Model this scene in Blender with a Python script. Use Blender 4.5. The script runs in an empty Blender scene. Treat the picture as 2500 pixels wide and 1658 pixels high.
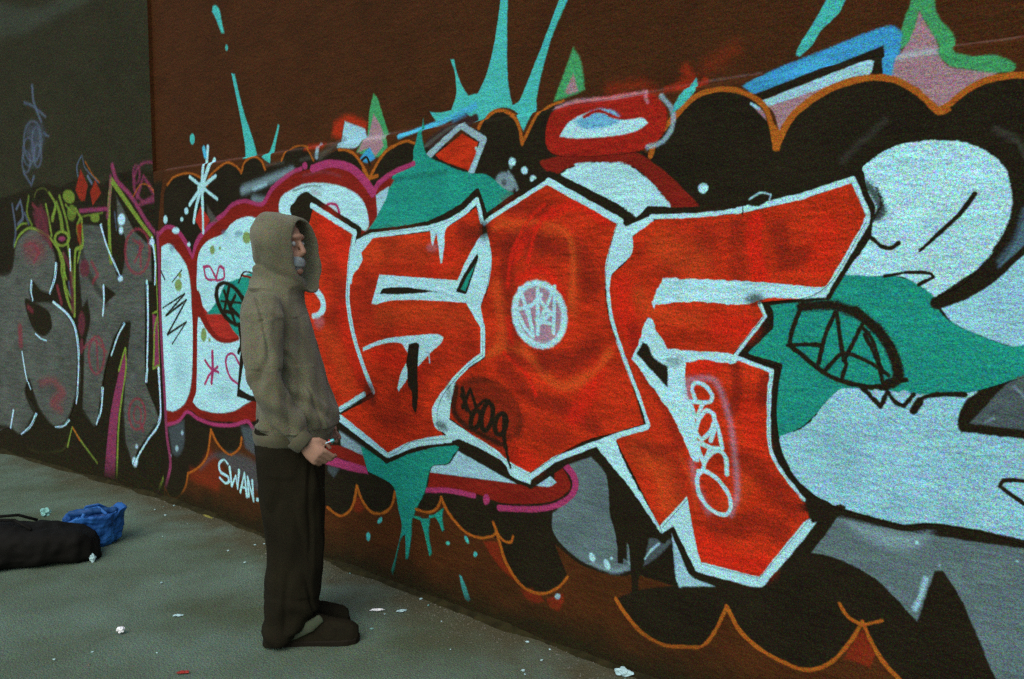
# Street scene: hooded person in front of a graffiti wall, overcast daylight.
import bpy, bmesh, math, random
import numpy as np
from mathutils import Vector, Matrix, noise as mnoise
from mathutils.geometry import tessellate_polygon
R = math.radians
scene = bpy.context.scene
col = scene.collection

# ---------------------------------------------------------------- camera, sky, sun, exposure
CAM = (5.648, -2.697, 1.55)
cam_data = bpy.data.cameras.new('camera'); cam = bpy.data.objects.new('camera', cam_data); col.objects.link(cam)
cam.location = CAM; cam.rotation_euler = (R(90 - 4.7526), 0, R(42.5893))
cam_data.sensor_width = 36; cam_data.lens = 36 * 2153 / 2500; cam_data.clip_start = .05; cam_data.clip_end = 800
scene.camera = cam
w = bpy.data.worlds.new('World'); scene.world = w; w.use_nodes = True
nt = w.node_tree; bg = nt.nodes['Background']
sky = nt.nodes.new('ShaderNodeTexSky'); sky.sky_type = 'NISHITA'; sky.sun_disc = False
SUN_EL, SUN_ROT = 46, 158
sky.sun_elevation = R(SUN_EL); sky.sun_rotation = R(SUN_ROT); sky.air_density = 1.3; sky.dust_density = 2.0
nt.links.new(sky.outputs[0], bg.inputs[0]); bg.inputs[1].default_value = .15
sun_data = bpy.data.lights.new('sun', 'SUN'); sun_data.energy = 1.0; sun_data.angle = R(50); sun_data.color = (1, .95, .86)
sun = bpy.data.objects.new('sun', sun_data); col.objects.link(sun)
sd = Vector((math.sin(R(SUN_ROT)) * math.cos(R(SUN_EL)), math.cos(R(SUN_ROT)) * math.cos(R(SUN_EL)), math.sin(R(SUN_EL))))
sun.rotation_euler = sd.to_track_quat('Z', 'Y').to_euler()
scene.view_settings.view_transform = 'Standard'; scene.view_settings.look = 'None'
scene.view_settings.exposure = 0.45; scene.view_settings.gamma = 1; scene.view_settings.use_curve_mapping = False
scene.render.engine = 'CYCLES'; scene.cycles.use_denoising = False
scene.cycles.max_bounces = 6

# ---------------------------------------------------------------- helpers
rng = np.random.default_rng(7)
def link(name, mesh, parent=None):
    o = bpy.data.objects.new(name, mesh); col.objects.link(o)
    if parent: o.parent = parent
    return o
def empty(name, loc=(0, 0, 0), rz=0):
    o = bpy.data.objects.new(name, None); col.objects.link(o); o.location = loc; o.rotation_euler = (0, 0, rz); return o
def tag(o, label=None, cat=None, group=None, kind=None):
    if label: o['label'] = label
    if cat: o['category'] = cat
    if group: o['group'] = group
    if kind: o['kind'] = kind
    return o
def lin(c): return c / 12.92 if c <= .04045 else ((c + .055) / 1.055) ** 2.4
def srgb(c): return c * 12.92 if c <= .0031308 else 1.055 * c ** (1 / 2.4) - .055
ILL = (.95, .94, .93)          # how the overcast light renders a white surface (display-linear / albedo)
def alb(rgb, k=1.0):           # observed 8-bit colour -> surface albedo
    return tuple(min(.86, max(.004, lin(v / 255) / ILL[i] * k)) for i, v in enumerate(rgb))
def mat(name, rgb, rough=.9, grain=.35, gscale=240, mott=.2, mscale=8, bump=0, bscale=60, metallic=0, sheen=0, k=1.0, rgb2=None, wave=None):
    m = bpy.data.materials.new(name); m.use_nodes = True; t = m.node_tree; b = t.nodes['Principled BSDF']
    b.inputs['Roughness'].default_value = rough; b.inputs['Metallic'].default_value = metallic
    if 'Specular IOR Level' in b.inputs: b.inputs['Specular IOR Level'].default_value = .12
    if sheen: b.inputs['Sheen Weight'].default_value = sheen
    c = alb(rgb, k); c2 = alb(rgb2, k) if rgb2 else tuple(v * (1 - mott) for v in c)
    tc = t.nodes.new('ShaderNodeTexCoord')
    n1 = t.nodes.new('ShaderNodeTexNoise'); n1.inputs['Scale'].default_value = mscale; n1.inputs['Detail'].default_value = 5
    n2 = t.nodes.new('ShaderNodeTexNoise'); n2.inputs['Scale'].default_value = gscale; n2.inputs['Detail'].default_value = 2
    for n in (n1, n2): t.links.new(tc.outputs['Object'], n.inputs['Vector'])
    mx = t.nodes.new('ShaderNodeMix'); mx.data_type = 'RGBA'
    r1 = t.nodes.new('ShaderNodeMapRange'); r1.inputs[1].default_value = .35; r1.inputs[2].default_value = .65
    t.links.new(n1.outputs['Fac'], r1.inputs[0]); t.links.new(r1.outputs[0], mx.inputs[0])
    mx.inputs[6].default_value = (*c2, 1); mx.inputs[7].default_value = (*[v * (1 + mott * .5) for v in c], 1)
    r2 = t.nodes.new('ShaderNodeMapRange'); r2.data_type = 'FLOAT_VECTOR'
    r2.inputs[7].default_value = (.3,) * 3; r2.inputs[8].default_value = (.7,) * 3; r2.inputs[9].default_value = (1 - grain * 1.2,) * 3; r2.inputs[10].default_value = (1 + grain * 1.2,) * 3
    n2.inputs['Roughness'].default_value = .9; t.links.new(n2.outputs['Color'], r2.inputs[6])
    mul = t.nodes.new('ShaderNodeMix'); mul.data_type = 'RGBA'; mul.blend_type = 'MULTIPLY'; mul.inputs[0].default_value = 1
    t.links.new(mx.outputs[2], mul.inputs[6]); t.links.new(r2.outputs['Vector'], mul.inputs[7])
    t.links.new(mul.outputs[2], b.inputs['Base Color'])
    if bump:
        n3 = t.nodes.new('ShaderNodeTexNoise'); n3.inputs['Scale'].default_value = bscale; n3.inputs['Detail'].default_value = 6
        t.links.new(tc.outputs['Object'], n3.inputs['Vector'])
        bp = t.nodes.new('ShaderNodeBump'); bp.inputs['Strength'].default_value = 1; bp.inputs['Distance'].default_value = bump
        t.links.new(n3.outputs['Fac'], bp.inputs['Height']); t.links.new(bp.outputs[0], b.inputs['Normal'])
    return m

# ---------------------------------------------------------------- the paint on the walls
# every stroke is laid down in wall metres (mm integers below): p = sprayed area, s = line, g = grime along the foot
PAINT = [
('p','m','brown2',0.0034,1,0.3,1,0,0,[-456,2116,150,2166,2534,2169,4026,2179,5022,2165,5447,2157,5561,-4,-690,-685]),
('p','m','black',0.006,1,0.35,1,0,0,[133,1995,182,2065,278,2110,458,2121,594,2089,684,2034,684,2034,726,2087,909,2148,1016,2123,1076,2082,1076,2082,1118,2138,1214,2158,1288,2129,1323,2082,1323,2082,1486,2116,1538,2170,1627,2183,1719,2160,1779,2093,1779,2093,1996,2128,2073,2117,2134,2086,2194,2024,2231,1965,2231,1965,2247,1985,2356,2085,2501,2122,2567,2107,2804,2085,2981,2139,3017,2184,3081,2197,3176,2156,3210,2105,3223,2045,3223,2045,3243,2072,3321,2168,3420,2194,3420,2194,3842,1944,3870,2011,3950,2078,4018,2128,4090,2142,4159,2135,4221,2111,4276,2069,4301,2017,4323,1931,4323,1931,4346,1981,4381,2030,4448,2073,4514,2098,4598,2110,4680,2096,4740,2060,4811,1992,4811,1992,4836,2002,4889,2040,4941,2059,5027,2058,5122,2028,5382,1934,5458,430,4845,223,4764,300,4719,336,4680,387,4653,433,4613,375,4560,295,4498,246,4431,233,4319,254,4235,298,4181,371,4138,272,4089,202,4019,178,3928,158,3834,175,3755,228,3710,275,3817,338,3960,390,3816,393,3703,366,3544,369,3406,422,3473,305,3418,244,3326,197,3221,206,3133,283,3097,360,3048,382,2978,360,2893,364,2825,397,2764,444,2728,495,2709,453,2672,421,2615,406,2555,408,2478,420,2400,462,2387,419,2356,371,2283,334,2209,332,2144,375,2102,441,2073,349,2027,293,1950,259,1847,283,1667,382,1472,395,1226,499,1007,543,981,481,866,422,729,468,650,544,590,374,471,280,340,222,296,124,197,41,88,21,11,75]),
('p','m','redbrown',0.0535,0.7,0.12,1,0,0,[370,265,473,281,630,430,700,391,790,307,712,170,365,187]),
('p','m','redbrown',0.0126,1,0.12,1,0,0,[2998,348,3085,366,3111,295,3152,255,3204,209,3109,249,3036,305]),
('p','m','redbrown',0.0099,1,0.12,1,0,0,[3226,180,3327,192,3350,171,3303,150,3244,162]),
('p','m','redbrown',0.0115,1,0.12,1,0,0,[3359,183,3447,228,3453,199,3426,148,3381,154]),
('p','m','redbrown',0.0076,1,0.12,1,0,0,[4649,425,4692,359,4676,307,4622,314,4591,309]),
('p','m','redbrown',0.0217,0.8,0.12,1,0,0,[2083,368,2118,390,2159,334,2124,311,2073,306]),
('p','m','redbrown',0.0201,0.7,0.12,1,0,0,[3213,186,3285,209,3285,137,3255,156]),
('g',),
('s','m','grey',0.0195,0.25,0.1,0,1,[21.2,20.9,20.4],[4542,1873,4596,1923,4664,1977]),
('s','m','grey',0.0166,0.35,0.1,0,1,[18.1,17.5,17.1],[4964,1922,5010,1888,5036,1845]),
('s','m','ledgelight',0.0136,0.3,0.1,0,1,[13.0,10.6,9.3,8.9],[150,2166,1690,2167,2534,2173,2805,2173]),  # light caught by the ledge edge, put into the wall colour
('s','m','ledgelight',0.0074,0.45,0.1,0,1,[7.4,6.9,6.6],[3791,2174,4058,2180,4254,2179]),  # same painted ledge light, further along the wall
('s','m','ledgelight',0.0062,0.35,0.1,0,1,[6.8,6.6,6.5],[4849,2169,4943,2164,5041,2162]),  # painted ledge light again, towards the right end
('s','m','red',0.0332,0.45,0.1,0,1,[31.6,37.1,33.3],[3967,2236,3994,2197,3945,2183]),
('s','m','red',0.018,0.5,0.1,0,1,[22.9,22.6,24.9],[3895,2176,4027,2172,4045,2183]),
('s','m','red',0.0718,0.2,0.1,0,1,[45.6,44.6],[4057,2229,4149,2269]),
('s','m','red',0.0566,0.35,0.1,0,1,[30.1,28.2,28.4],[3644,2210,3790,2204,3861,2152]),
('p','m','pink',0.0089,1,0.2,1,0,0,[4743,2287,4715,2206,4678,2144,4684,2100,4740,2060,4815,1988,4872,2027,4941,2063,4968,2078,4905,2091,4840,2108,4809,2144,4792,2193,4760,2253]),
('p','m','paleteal',0.0181,0.45,0.12,1,0,0,[4685,2175,4755,2172,4808,2171,4809,2144,4756,2152,4694,2146]),
('p','m','green',0.0077,1,0.2,1,1,0,[4744,2387,4719,2315,4695,2241,4691,2186,4716,2202,4732,2242,4742,2283,4756,2257,4776,2223,4796,2188,4809,2148,4836,2113,4869,2100,4940,2078,4995,2074,5003,2089,4956,2122,4900,2128,4853,2143,4842,2158,4843,2184,4824,2222,4801,2249,4789,2278,4784,2302,4779,2341]),
('p','m','blue',0.0086,1,0.15,1,0,0,[4200,2141,4292,2181,4466,2219,4634,2256,4675,2252,4695,2225,4683,2124,4680,2104,4651,2112,4644,2202,4596,2189,4245,2112]),
('p','m','cyan',0.0206,0.5,0.12,1,0,0,[4377,2182,4467,2198,4489,2181,4405,2165,4340,2161]),
('p','m','black',0.0037,1,0.12,1,0,0,[4245,2108,4270,2087,4605,2164,4621,2115,4653,2111,4645,2202,4596,2191]),
('p','m','white2',0.0037,1,0.12,1,0,0,[4266,2085,4605,2164,4625,2156,4623,2133,4612,2116,4556,2118,4470,2096,4295,2064]),
('p','m','pink',0.0052,1,0.2,1,0,0,[4295,2065,4470,2098,4522,2106,4449,2067,4381,2030,4354,1998,4333,1978,4318,2028]),
('p','m','pink',0.0055,1,0.12,1,0,0,[4229,2083,4276,2051,4287,2019,4252,2058]),
('s','m','white2',0.0041,1,0.1,0,1,[7.6,7.6],[4231,2081,4261,2061]),
('p','m','turq',0.005,1,0.12,1,0,0,[4376,2238,4372,2217,4383,2211,4421,2239,4456,2283,4507,2324,4523,2354,4551,2405,4504,2427,4462,2366,4428,2309]),
('p','m','turq',0.006,1,0.12,1,0,'painted_splash',[2644,2243,2708,2230,2787,2232,2818,2301,2811,2384,2781,2451,2804,2447,2841,2349,2894,2281,2953,2283,3003,2357,3046,2469,3082,2639,3090,2753,3117,2748,3123,2631,3120,2457,3125,2310,3150,2209,3190,2223,3256,2330,3320,2442,3394,2577,3442,2658,3490,2639,3437,2569,3370,2462,3320,2348,3282,2221,3282,2173,3230,2092,3177,2176,3081,2207,2981,2168,2937,2158,2878,2211,2787,2200,2692,2190]),
('s','m','cyan',0.0112,1,0.1,0,1,[23.7,23.1,22.8,22.3],[2458,2149,2609,2172,2756,2194,2937,2234]),
('s','m','blue',0.0213,0.5,0.1,0,1,[31.6,30.9],[2805,2190,2932,2231]),
('s','m','purpblack',0.0131,1,0.1,0,1,[54.0,51.1,48.5],[2672,2097,2779,2140,2932,2176]),
('s','m','grey',0.0089,0.8,0.1,0,1,[17.0,16.3,15.7],[2630,2083,2739,2130,2831,2160]),
('p','m','turq',0.01,1,0.12,1,0,'painted_splash',[961,2653,995,2644,1078,2432,1170,2266,1217,2157,1090,2158,1086,2239,1043,2401]),
('p','m','turq',0.0094,1,0.12,1,0,0,[1425,2317,1440,2307,1386,2178,1374,2107,1325,2132,1291,2152,1350,2190,1400,2269]),
('p','m','turq',0.0139,1,0.12,1,0,0,[771,3065,807,3064,846,3029,867,2963,892,2893,860,2898,798,2994,760,3036]),
('p','m','turq',0.0102,0.8,0.1,1,0,0,[929,2803,928,2798,925,2793,921,2790,915,2789,910,2790,905,2793,901,2797,898,2802,898,2808,899,2813,902,2818,906,2821,912,2822,917,2821,922,2818,926,2814,929,2808]),
('p','m','turq',0.0114,1,0.1,1,0,0,[513,2325,510,2314,505,2305,496,2299,486,2296,475,2297,465,2302,458,2310,453,2320,452,2331,454,2342,460,2351,469,2357,479,2360,490,2359,499,2354,507,2346,512,2336]),
('p','m','green',0.01,1,0.12,1,0,0,[2248,2372,2280,2343,2318,2259,2356,2176,2375,2105,2298,2067,2135,2104,2195,2172,2214,2291]),
('p','m','pink',0.0101,1,0.12,1,0,0,[2246,2277,2301,2211,2347,2117,2283,2073,2235,2117,2143,2100,2207,2181]),
('p','m','palep',0.0202,0.5,0.12,1,0,0,[2137,2182,2364,2170,2356,2146,2136,2157]),
('p','m','red',0.0371,0.7,0.12,1,0,0,[1930,2271,2054,2294,2196,2242,2187,2203,2019,2264,1990,2181,1911,2210]),
('p','m','white2',0.0105,1,0.12,1,0,0,[2019,2267,2179,2214,2195,2172,2135,2126,1980,2140]),
('p','m','blue',0.0102,1,0.12,1,0,0,[2210,2104,2243,2117,2282,2063,2217,2046,2164,2070]),
('s','m','black',0.0051,1,0.1,0,1,[13.1,12.2,16.4],[2176,2061,2217,2073,2241,2036]),
('s','m','white2',0.0141,0.8,0.1,0,1,[28.5,28.6],[1818,2165,1807,2112]),
('s','m','grey',0.0274,0.5,0.1,0,1,[34.1,33.2],[1834,2105,2016,2173]),
('s','m','red',0.0284,0.6,0.1,0,1,[25.3,24.8],[1704,2165,1854,2162]),
('p','m','green',0.0125,1,0.12,1,0,0,[3468,2390,3506,2329,3526,2222,3445,2205,3371,2196,3420,2296]),
('p','m','pink',0.0107,1,0.12,1,0,0,[3469,2289,3493,2222,3445,2214,3427,2226]),
('s','m','palegrey',0.0379,0.6,0.1,0,1,[48.7,46.9,45.1],[1088,1980,1334,2018,1583,2053]),
('s','m','white2',0.0257,0.9,0.1,0,1,[16.8,16.5],[1201,1980,1333,2001]),
('s','m','palegrey',0.0451,0.5,0.1,0,1,[36.7,36.1],[1199,1927,1329,1908]),
('s','m','grey',0.0227,0.5,0.1,0,1,[17.6,17.0],[1663,2102,1890,2127]),
('s','m','grey',0.0248,0.6,0.1,0,1,[13.4,13.1],[1337,2105,1504,2104]),
('s','m','orange',0.0115,1,0.1,0,1,[15.6,12.7,11.2,12.4,14.0],[182,2065,278,2110,458,2121,594,2089,684,2034]),
('s','m','orange',0.0105,1,0.1,0,1,[21.2,16.1,12.4,12.8,14.8],[684,2034,726,2087,909,2148,1016,2123,1076,2082]),
('s','m','orange',0.0098,1,0.1,0,1,[19.6,15.4,11.3,14.1,17.1],[1076,2082,1118,2138,1214,2158,1288,2129,1323,2082]),
('s','m','orange',0.0088,1,0.1,0,1,[13.4,10.9,8.5,9.7,11.6],[1486,2116,1538,2170,1627,2183,1719,2160,1779,2093]),
('s','m','orange',0.0078,1,0.1,0,1,[14.0,14.2,16.6,18.6,19.4],[1996,2128,2073,2117,2134,2086,2194,2024,2231,1965]),
('s','m','orange',0.0073,1,0.1,0,1,[19.9,18.8,16.3,13.5,12.8],[2231,1965,2247,1985,2356,2085,2501,2122,2567,2107]),
('s','m','orange',0.006,1,0.1,0,1,[18.5,16.4,13.2,13.9,16.6,17.3],[2976,2134,3017,2184,3081,2197,3176,2156,3210,2105,3223,2045]),
('s','m','orange',0.0056,1,0.1,0,1,[15.1,14.9,13.6,11.9],[3223,2045,3243,2072,3321,2168,3420,2194]),
('s','m','orange',0.0043,1,0.1,0,1,[23.0,22.3,21.2,19.9,18.1,17.0,16.5,16.7,17.6,17.8],[3842,1944,3870,2011,3950,2078,4018,2128,4090,2142,4159,2135,4221,2111,4276,2069,4301,2017,4323,1931]),
('s','m','orange',0.0037,1,0.1,0,1,[24.7,24.6,24.1,23.1,22.0,20.7,19.1,18.1,17.7],[4323,1931,4346,1981,4381,2030,4448,2073,4514,2098,4598,2110,4680,2096,4740,2060,4811,1992]),
('s','m','orange',0.0032,1,0.1,0,1,[18.0,18.1,17.8,17.0,15.8,15.0],[4811,1992,4836,2002,4889,2040,4941,2059,5027,2058,5122,2028]),
('p','m','orange',0.004,1,0.12,1,0,0,[4287,2027,4316,2002,4336,1982,4364,1997,4341,1951,4333,1919,4313,1923,4302,1977]),
('p','m','orange',0.0033,1,0.12,1,0,0,[4776,2020,4815,1992,4836,2001,4848,1988,4830,1977,4804,1982]),
('s','m','orange',0.0076,1,0.1,0,1,[23.1,18.4,17.6],[2191,2019,2232,1976,2297,1979]),
('p','m','red2',0.0085,1,0.3,1,1,'painted_ring',[3359,2117,3421,2176,3598,2186,3796,2178,3879,2137,3910,2074,3881,2001,3788,1966,3600,1964,3422,1979,3353,2023]),
('s','m','pinkwhite',0.0137,0.55,0.1,0,1,[14.8,14.1,13.5,13.2],[3384,2171,3493,2183,3655,2174,3806,2176]),  # bright ledge edge above the ring: painted highlight, not spray
('s','m','pinkwhite',0.0096,0.4,0.1,0,1,[12.8,12.7],[3806,2176,3828,2135]),
('p','m','white',0.0068,1,0.12,1,0,0,[3421,2054,3470,2105,3599,2136,3678,2122,3722,2087,3807,2081,3831,2062,3787,2040,3656,2030,3494,2040]),
('p','m','blue',0.017,0.75,0.12,1,0,0,[3494,2103,3599,2136,3689,2117,3716,2083,3656,2067,3541,2070]),
('s','m','red2',0.0067,1,0.1,0,1,[13.0,11.9,11.7,11.7],[3541,2116,3610,2130,3700,2093,3765,2091]),
('s','m','palegrey',0.0094,0.8,0.1,0,1,[16.1,17.2,18.9,17.7,16.8],[3884,2149,3930,2097,3931,2038,3891,1991,3830,1976]),
('p','m','turq',0.006,1,0.12,1,0,0,[4012,2199,4022,2149,3963,2101,3930,2087,3943,2121,3981,2164]),
('p','m','maroon',0.0067,1,0.3,1,1,0,[3322,1968,3491,1967,3767,1963,3872,1907,3975,1824,4045,1747,3936,1749,3889,1810,3836,1862,3744,1920,3491,1947,3409,1910,3346,1931]),
('p','m','maroon',0.009,1,0.12,1,0,0,[3345,1971,3490,1983,3570,1945,3450,1928,3388,1912]),
('p','m','white',0.005,1,0.25,3,0,0,[3458,1922,3499,1939,3648,1936,3743,1920,3835,1861,3889,1810,3932,1754,3864,1759,3837,1745,3778,1725,3736,1761,3601,1822,3500,1867,3421,1909]),
('s','m','palegrey',0.0064,1,0.1,0,0,[32.6,26.9,34.6,36.0],[2660,2044,2869,2156,3005,2080,2931,1952]),
('p','m','red',0.0064,1,0.35,1,0,0,[2706,2044,2878,2118,2973,2073,2954,2018,2914,1960,2738,2020]),
('s','m','white2',0.0063,1,0.1,0,1,[14.5,17.1,16.5],[2961,2050,2980,2026,2931,1956]),
('p','m','palegrey',0.018,0.65,0.1,1,0,0,[3171,1913,3180,1899,3183,1884,3180,1871,3171,1861,3156,1854,3139,1853,3120,1856,3102,1864,3088,1876,3078,1890,3075,1905,3079,1918,3088,1929,3103,1935,3121,1937,3140,1933,3157,1925]),
('p','m','black',0.0061,0.6,0.1,1,0,0,[3066,1909,3066,1905,3063,1902,3059,1900,3055,1899,3050,1900,3045,1901,3041,1904,3039,1907,3038,1911,3039,1914,3041,1917,3045,1919,3050,1920,3055,1919,3059,1918,3063,1915,3066,1912]),
('p','m','black',0.006,0.6,0.1,1,0,0,[3137,1894,3136,1889,3133,1885,3130,1881,3125,1880,3120,1880,3116,1882,3112,1886,3110,1891,3109,1896,3110,1901,3112,1905,3116,1908,3120,1910,3125,1910,3130,1908,3133,1904,3136,1899]),
('s','m','palegrey',0.0118,0.5,0.1,0,1,[16.0,16.4,17.0],[3148,1936,3183,1891,3200,1852]),
('p','m','white',0.0079,1,0.1,1,0,0,[3189,1973,3188,1968,3185,1963,3179,1960,3172,1959,3165,1959,3159,1962,3153,1966,3150,1971,3148,1977,3150,1982,3153,1987,3159,1990,3165,1992,3172,1991,3179,1988,3185,1984,3188,1979]),
('p','m','white',0.0077,1,0.1,1,0,0,[3254,1936,3253,1931,3250,1927,3245,1924,3240,1923,3233,1923,3228,1925,3223,1929,3220,1933,3219,1938,3220,1943,3223,1947,3228,1950,3233,1951,3240,1951,3245,1949,3250,1945,3253,1941]),
('p','m','white',0.0076,1,0.1,1,0,0,[3300,1898,3299,1894,3296,1889,3292,1887,3286,1885,3280,1886,3274,1888,3270,1891,3266,1896,3265,1901,3266,1906,3269,1910,3274,1912,3280,1914,3286,1913,3292,1911,3296,1908,3299,1903]),
('p','m','white',0.006,1,0.1,1,0,0,[4078,1815,4077,1809,4074,1804,4069,1800,4063,1798,4056,1798,4050,1801,4045,1805,4041,1811,4040,1817,4041,1824,4044,1829,4049,1833,4056,1835,4062,1834,4068,1832,4074,1827,4077,1822]),
('p','m','white',0.0118,0.3,0.1,1,0,0,[3173,1970,3173,1962,3171,1955,3168,1950,3164,1948,3160,1948,3156,1951,3153,1956,3151,1964,3151,1972,3151,1979,3153,1986,3156,1991,3160,1994,3164,1993,3168,1990,3171,1985,3173,1978]),
('p','m','teal',0.0068,1,0.2,1,0,'painted_splash',[2602,2217,2617,2139,2628,2089,2657,2042,2754,2002,2890,1955,3016,1936,3064,1912,3137,1864,3205,1840,3016,1758,2967,1850,2889,1801,2796,1748,2651,1723,2238,1704,2134,1666,2155,1718,2191,1743,2286,1789,2337,1847,2384,1923,2414,1978,2540,1999,2557,2040,2558,2073,2584,2136]),
('s','m','tealdark',0.0232,0.6,0.1,0,1,[17.3,16.8,16.1],[2408,1952,2559,1960,2777,1963]),
('p','m','maroon',0.0095,1,0.3,1,0,0,[31,1750,153,1796,294,1777,412,1703,494,1613,566,1700,694,1771,841,1839,937,1894,1117,1916,1265,1884,1372,1963,1584,2037,1777,2051,1923,2061,2081,2033,2183,1970,2254,1903,2298,1930,2384,1964,2420,1951,2383,1915,2307,1885,2289,1789,2226,1728,2093,1611,1884,1445,1487,810,1146,660,895,625,688,605,501,608,393,638,258,561,58,496,63,1149]),
('p','m','white',0.0121,1,0.15,1,0,'bubble_letter',[78,1676,186,1694,288,1643,404,1554,447,1437,458,1291,479,1145,447,946,406,775,318,669,181,609,71,603,35,679,35,876,58,917,53,1329]),
('p','m','white',0.0108,1,0.15,1,0,'bubble_letter',[532,1506,567,1630,685,1704,852,1738,961,1798,1100,1829,1231,1816,1448,1740,1416,930,1168,794,1059,748,924,692,739,659,521,660,435,694,467,781,493,1047,534,1235,620,1229,568,1333,530,1409]),
('p','m','white',0.0111,1,0.2,1,1,0,[1469,1916,1590,1959,1705,1979,1862,1972,1994,1951,2112,1913,2185,1864,2216,1812,2227,1747,2190,1723,1946,1802,1758,1874,1621,1760,1465,1821]),
('p','m','white2',0.0075,1,0.12,1,0,0,[2384,1925,2282,1889,2289,1839,2294,1794,2359,1865]),
('s','m','magenta',0.0106,0.9,0.1,0,1,[32.3,26.8,30.8,39.3,25.3,40.2,32.4,29.4,29.2,26.0,23.0,22.7,28.5,28.1,24.5,22.4],[43,1757,153,1799,278,1782,396,1703,483,1606,540,1695,634,1758,764,1817,884,1861,969,1904,1108,1919,1240,1894,1307,1902,1396,1975,1584,2046,1667,2059]),
('s','m','magenta',0.008,1,0.1,0,1,[43.0,40.7,41.6,47.1,49.3],[1770,2052,1923,2065,2081,2035,2183,1974,2261,1903]),
('s','m','magenta',0.0073,1,0.1,0,1,[31.6,27.8,24.8,23.6],[2267,1906,2311,1946,2423,1988,2560,2017]),
('p','m','magenta',0.0087,1,0.1,1,0,0,[1723,2070,1722,2063,1718,2058,1712,2054,1705,2052,1697,2053,1690,2056,1684,2060,1680,2066,1679,2073,1681,2079,1685,2085,1691,2089,1698,2090,1706,2090,1713,2087,1719,2082,1722,2076]),
('s','m','purpgrey',0.0168,0.25,0.1,0,1,[14.3,14.4,15.0],[2003,1998,1866,2028,1685,2024]),
('s','m','magenta',0.0082,1,0.1,0,1,[15.2,14.4,17.8,21.6],[1878,1858,1924,1866,1972,1852,1991,1816]),
('s','m','grey',0.0145,0.8,0.1,0,1,[8.9,8.5,8.3],[1589,1948,1724,1965,1843,1957]),
('s','m','pink',0.0398,0.5,0.1,0,1,[26.4,26.2],[1769,1933,1833,1913]),
('p','m','redbulb',0.0109,1,0.3,1,0,0,[550,1342,584,1266,674,1174,783,1122,891,1102,1015,1126,967,1215,864,1276,755,1291,660,1269]),
('s','m','maroon',0.011,1,0.1,0,1,[77.4,65.1,47.9,31.8,23.3,19.3],[535,1361,583,1256,673,1164,782,1113,891,1108,997,1127]),
('s','m','maroon',0.0077,1,0.1,0,1,[55.9,56.7,56.8,56.0,46.4],[513,1554,487,1340,489,1145,457,780,411,717]),
('p','m','teal',0.0103,1,0.25,1,0,0,[1032,1481,1151,1509,1297,1475,1406,1450,1299,1142,1016,1144,930,1186,863,1266,641,1258,777,1348,872,1443]),
('s','m','magenta',0.0111,1,0.1,0,1,[24.7,25.7,23.5,26.0,23.4,21.9,22.0,32.0,32.0],[58,502,230,547,354,623,490,597,687,584,918,608,1075,649,1127,617,1199,569]),
('p','m','greydark',0.0329,0.7,0.12,1,0,0,[91,487,311,566,301,410,216,320,135,321]),
('p','m','palegrey',0.0122,1,0.1,1,0,0,[296,480,294,475,291,469,286,465,281,462,275,462,270,463,266,466,263,470,263,476,264,482,267,487,272,491,277,494,283,494,288,493,292,490,295,486]),
('p','m','palegrey',0.0124,1,0.1,1,0,0,[222,369,221,362,216,356,210,351,203,348,195,346,188,348,182,351,178,356,177,363,179,369,183,376,190,381,197,384,205,385,212,384,218,381,221,375]),
('p','m','palegrey',0.0126,1,0.1,1,0,0,[123,306,122,301,119,297,114,293,108,290,102,289,96,290,92,293,89,296,89,301,90,306,93,311,98,314,104,317,110,318,115,317,120,314,122,311]),
('p','m','greydark',0.0338,0.8,0.12,1,0,0,[998,612,1245,631,1302,525,1175,461,1047,489]),
('p','m','greydark',0.0491,0.6,0.12,1,0,0,[498,273,677,400,1023,438,1255,381,1312,275,1309,195,1123,266,906,325,700,379]),
('s','m','magenta',0.0073,1,0.1,0,1,[12.5,16.8,21.9,15.8,19.2],[754,1467,652,1476,622,1545,696,1545,774,1469]),
('s','m','magenta',0.0072,1,0.1,0,1,[21.4,16.4,20.4,17.6,12.8],[764,1472,807,1545,858,1536,855,1480,773,1462]),
('s','m','magenta',0.0074,1,0.1,0,1,[29.6,29.2,28.7],[696,1031,696,929,676,839]),
('s','m','magenta',0.0074,1,0.1,0,1,[22.4,19.3,16.7],[604,972,676,927,763,911]),
('s','m','magenta',0.0075,1,0.1,0,1,[17.8,19.7,22.4],[755,946,654,887,595,826]),
('s','m','magenta',0.007,1,0.1,0,1,[19.3,16.2,14.4,23.8,19.6,15.5],[1027,955,948,1031,883,1027,852,978,895,895,986,859]),
('s','m','black',0.0081,1,0.1,0,0,[8.9,13.8,16.1,15.9,16.9,13.1,11.2],[72,1278,373,1377,112,1229,391,1338,125,1107,382,1199,185,1049]),
('s','m','black',0.008,1,0.1,0,1,[10.3,10.5],[342,1524,212,1448]),
('s','m','black',0.0083,1,0.1,0,1,[13.8,13.7],[44,1537,113,1465]),
('p','m','lime',0.0134,0.9,0.1,1,0,0,[1164,1712,1161,1700,1153,1690,1141,1682,1126,1678,1111,1679,1097,1683,1086,1691,1078,1702,1076,1714,1080,1725,1088,1736,1100,1743,1114,1747,1129,1747,1143,1742,1155,1734,1162,1724]),
('p','m','lime',0.0146,0.9,0.1,1,0,0,[760,1648,757,1638,752,1630,744,1624,734,1621,724,1621,715,1625,707,1631,703,1639,702,1648,704,1657,709,1665,717,1671,727,1674,737,1674,746,1671,754,1665,758,1657]),
('p','m','lime',0.0143,0.9,0.1,1,0,0,[836,1656,835,1653,833,1650,829,1648,824,1647,819,1647,814,1648,811,1650,809,1653,808,1657,809,1660,811,1663,815,1665,820,1666,825,1666,830,1665,833,1662,835,1660]),
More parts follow.
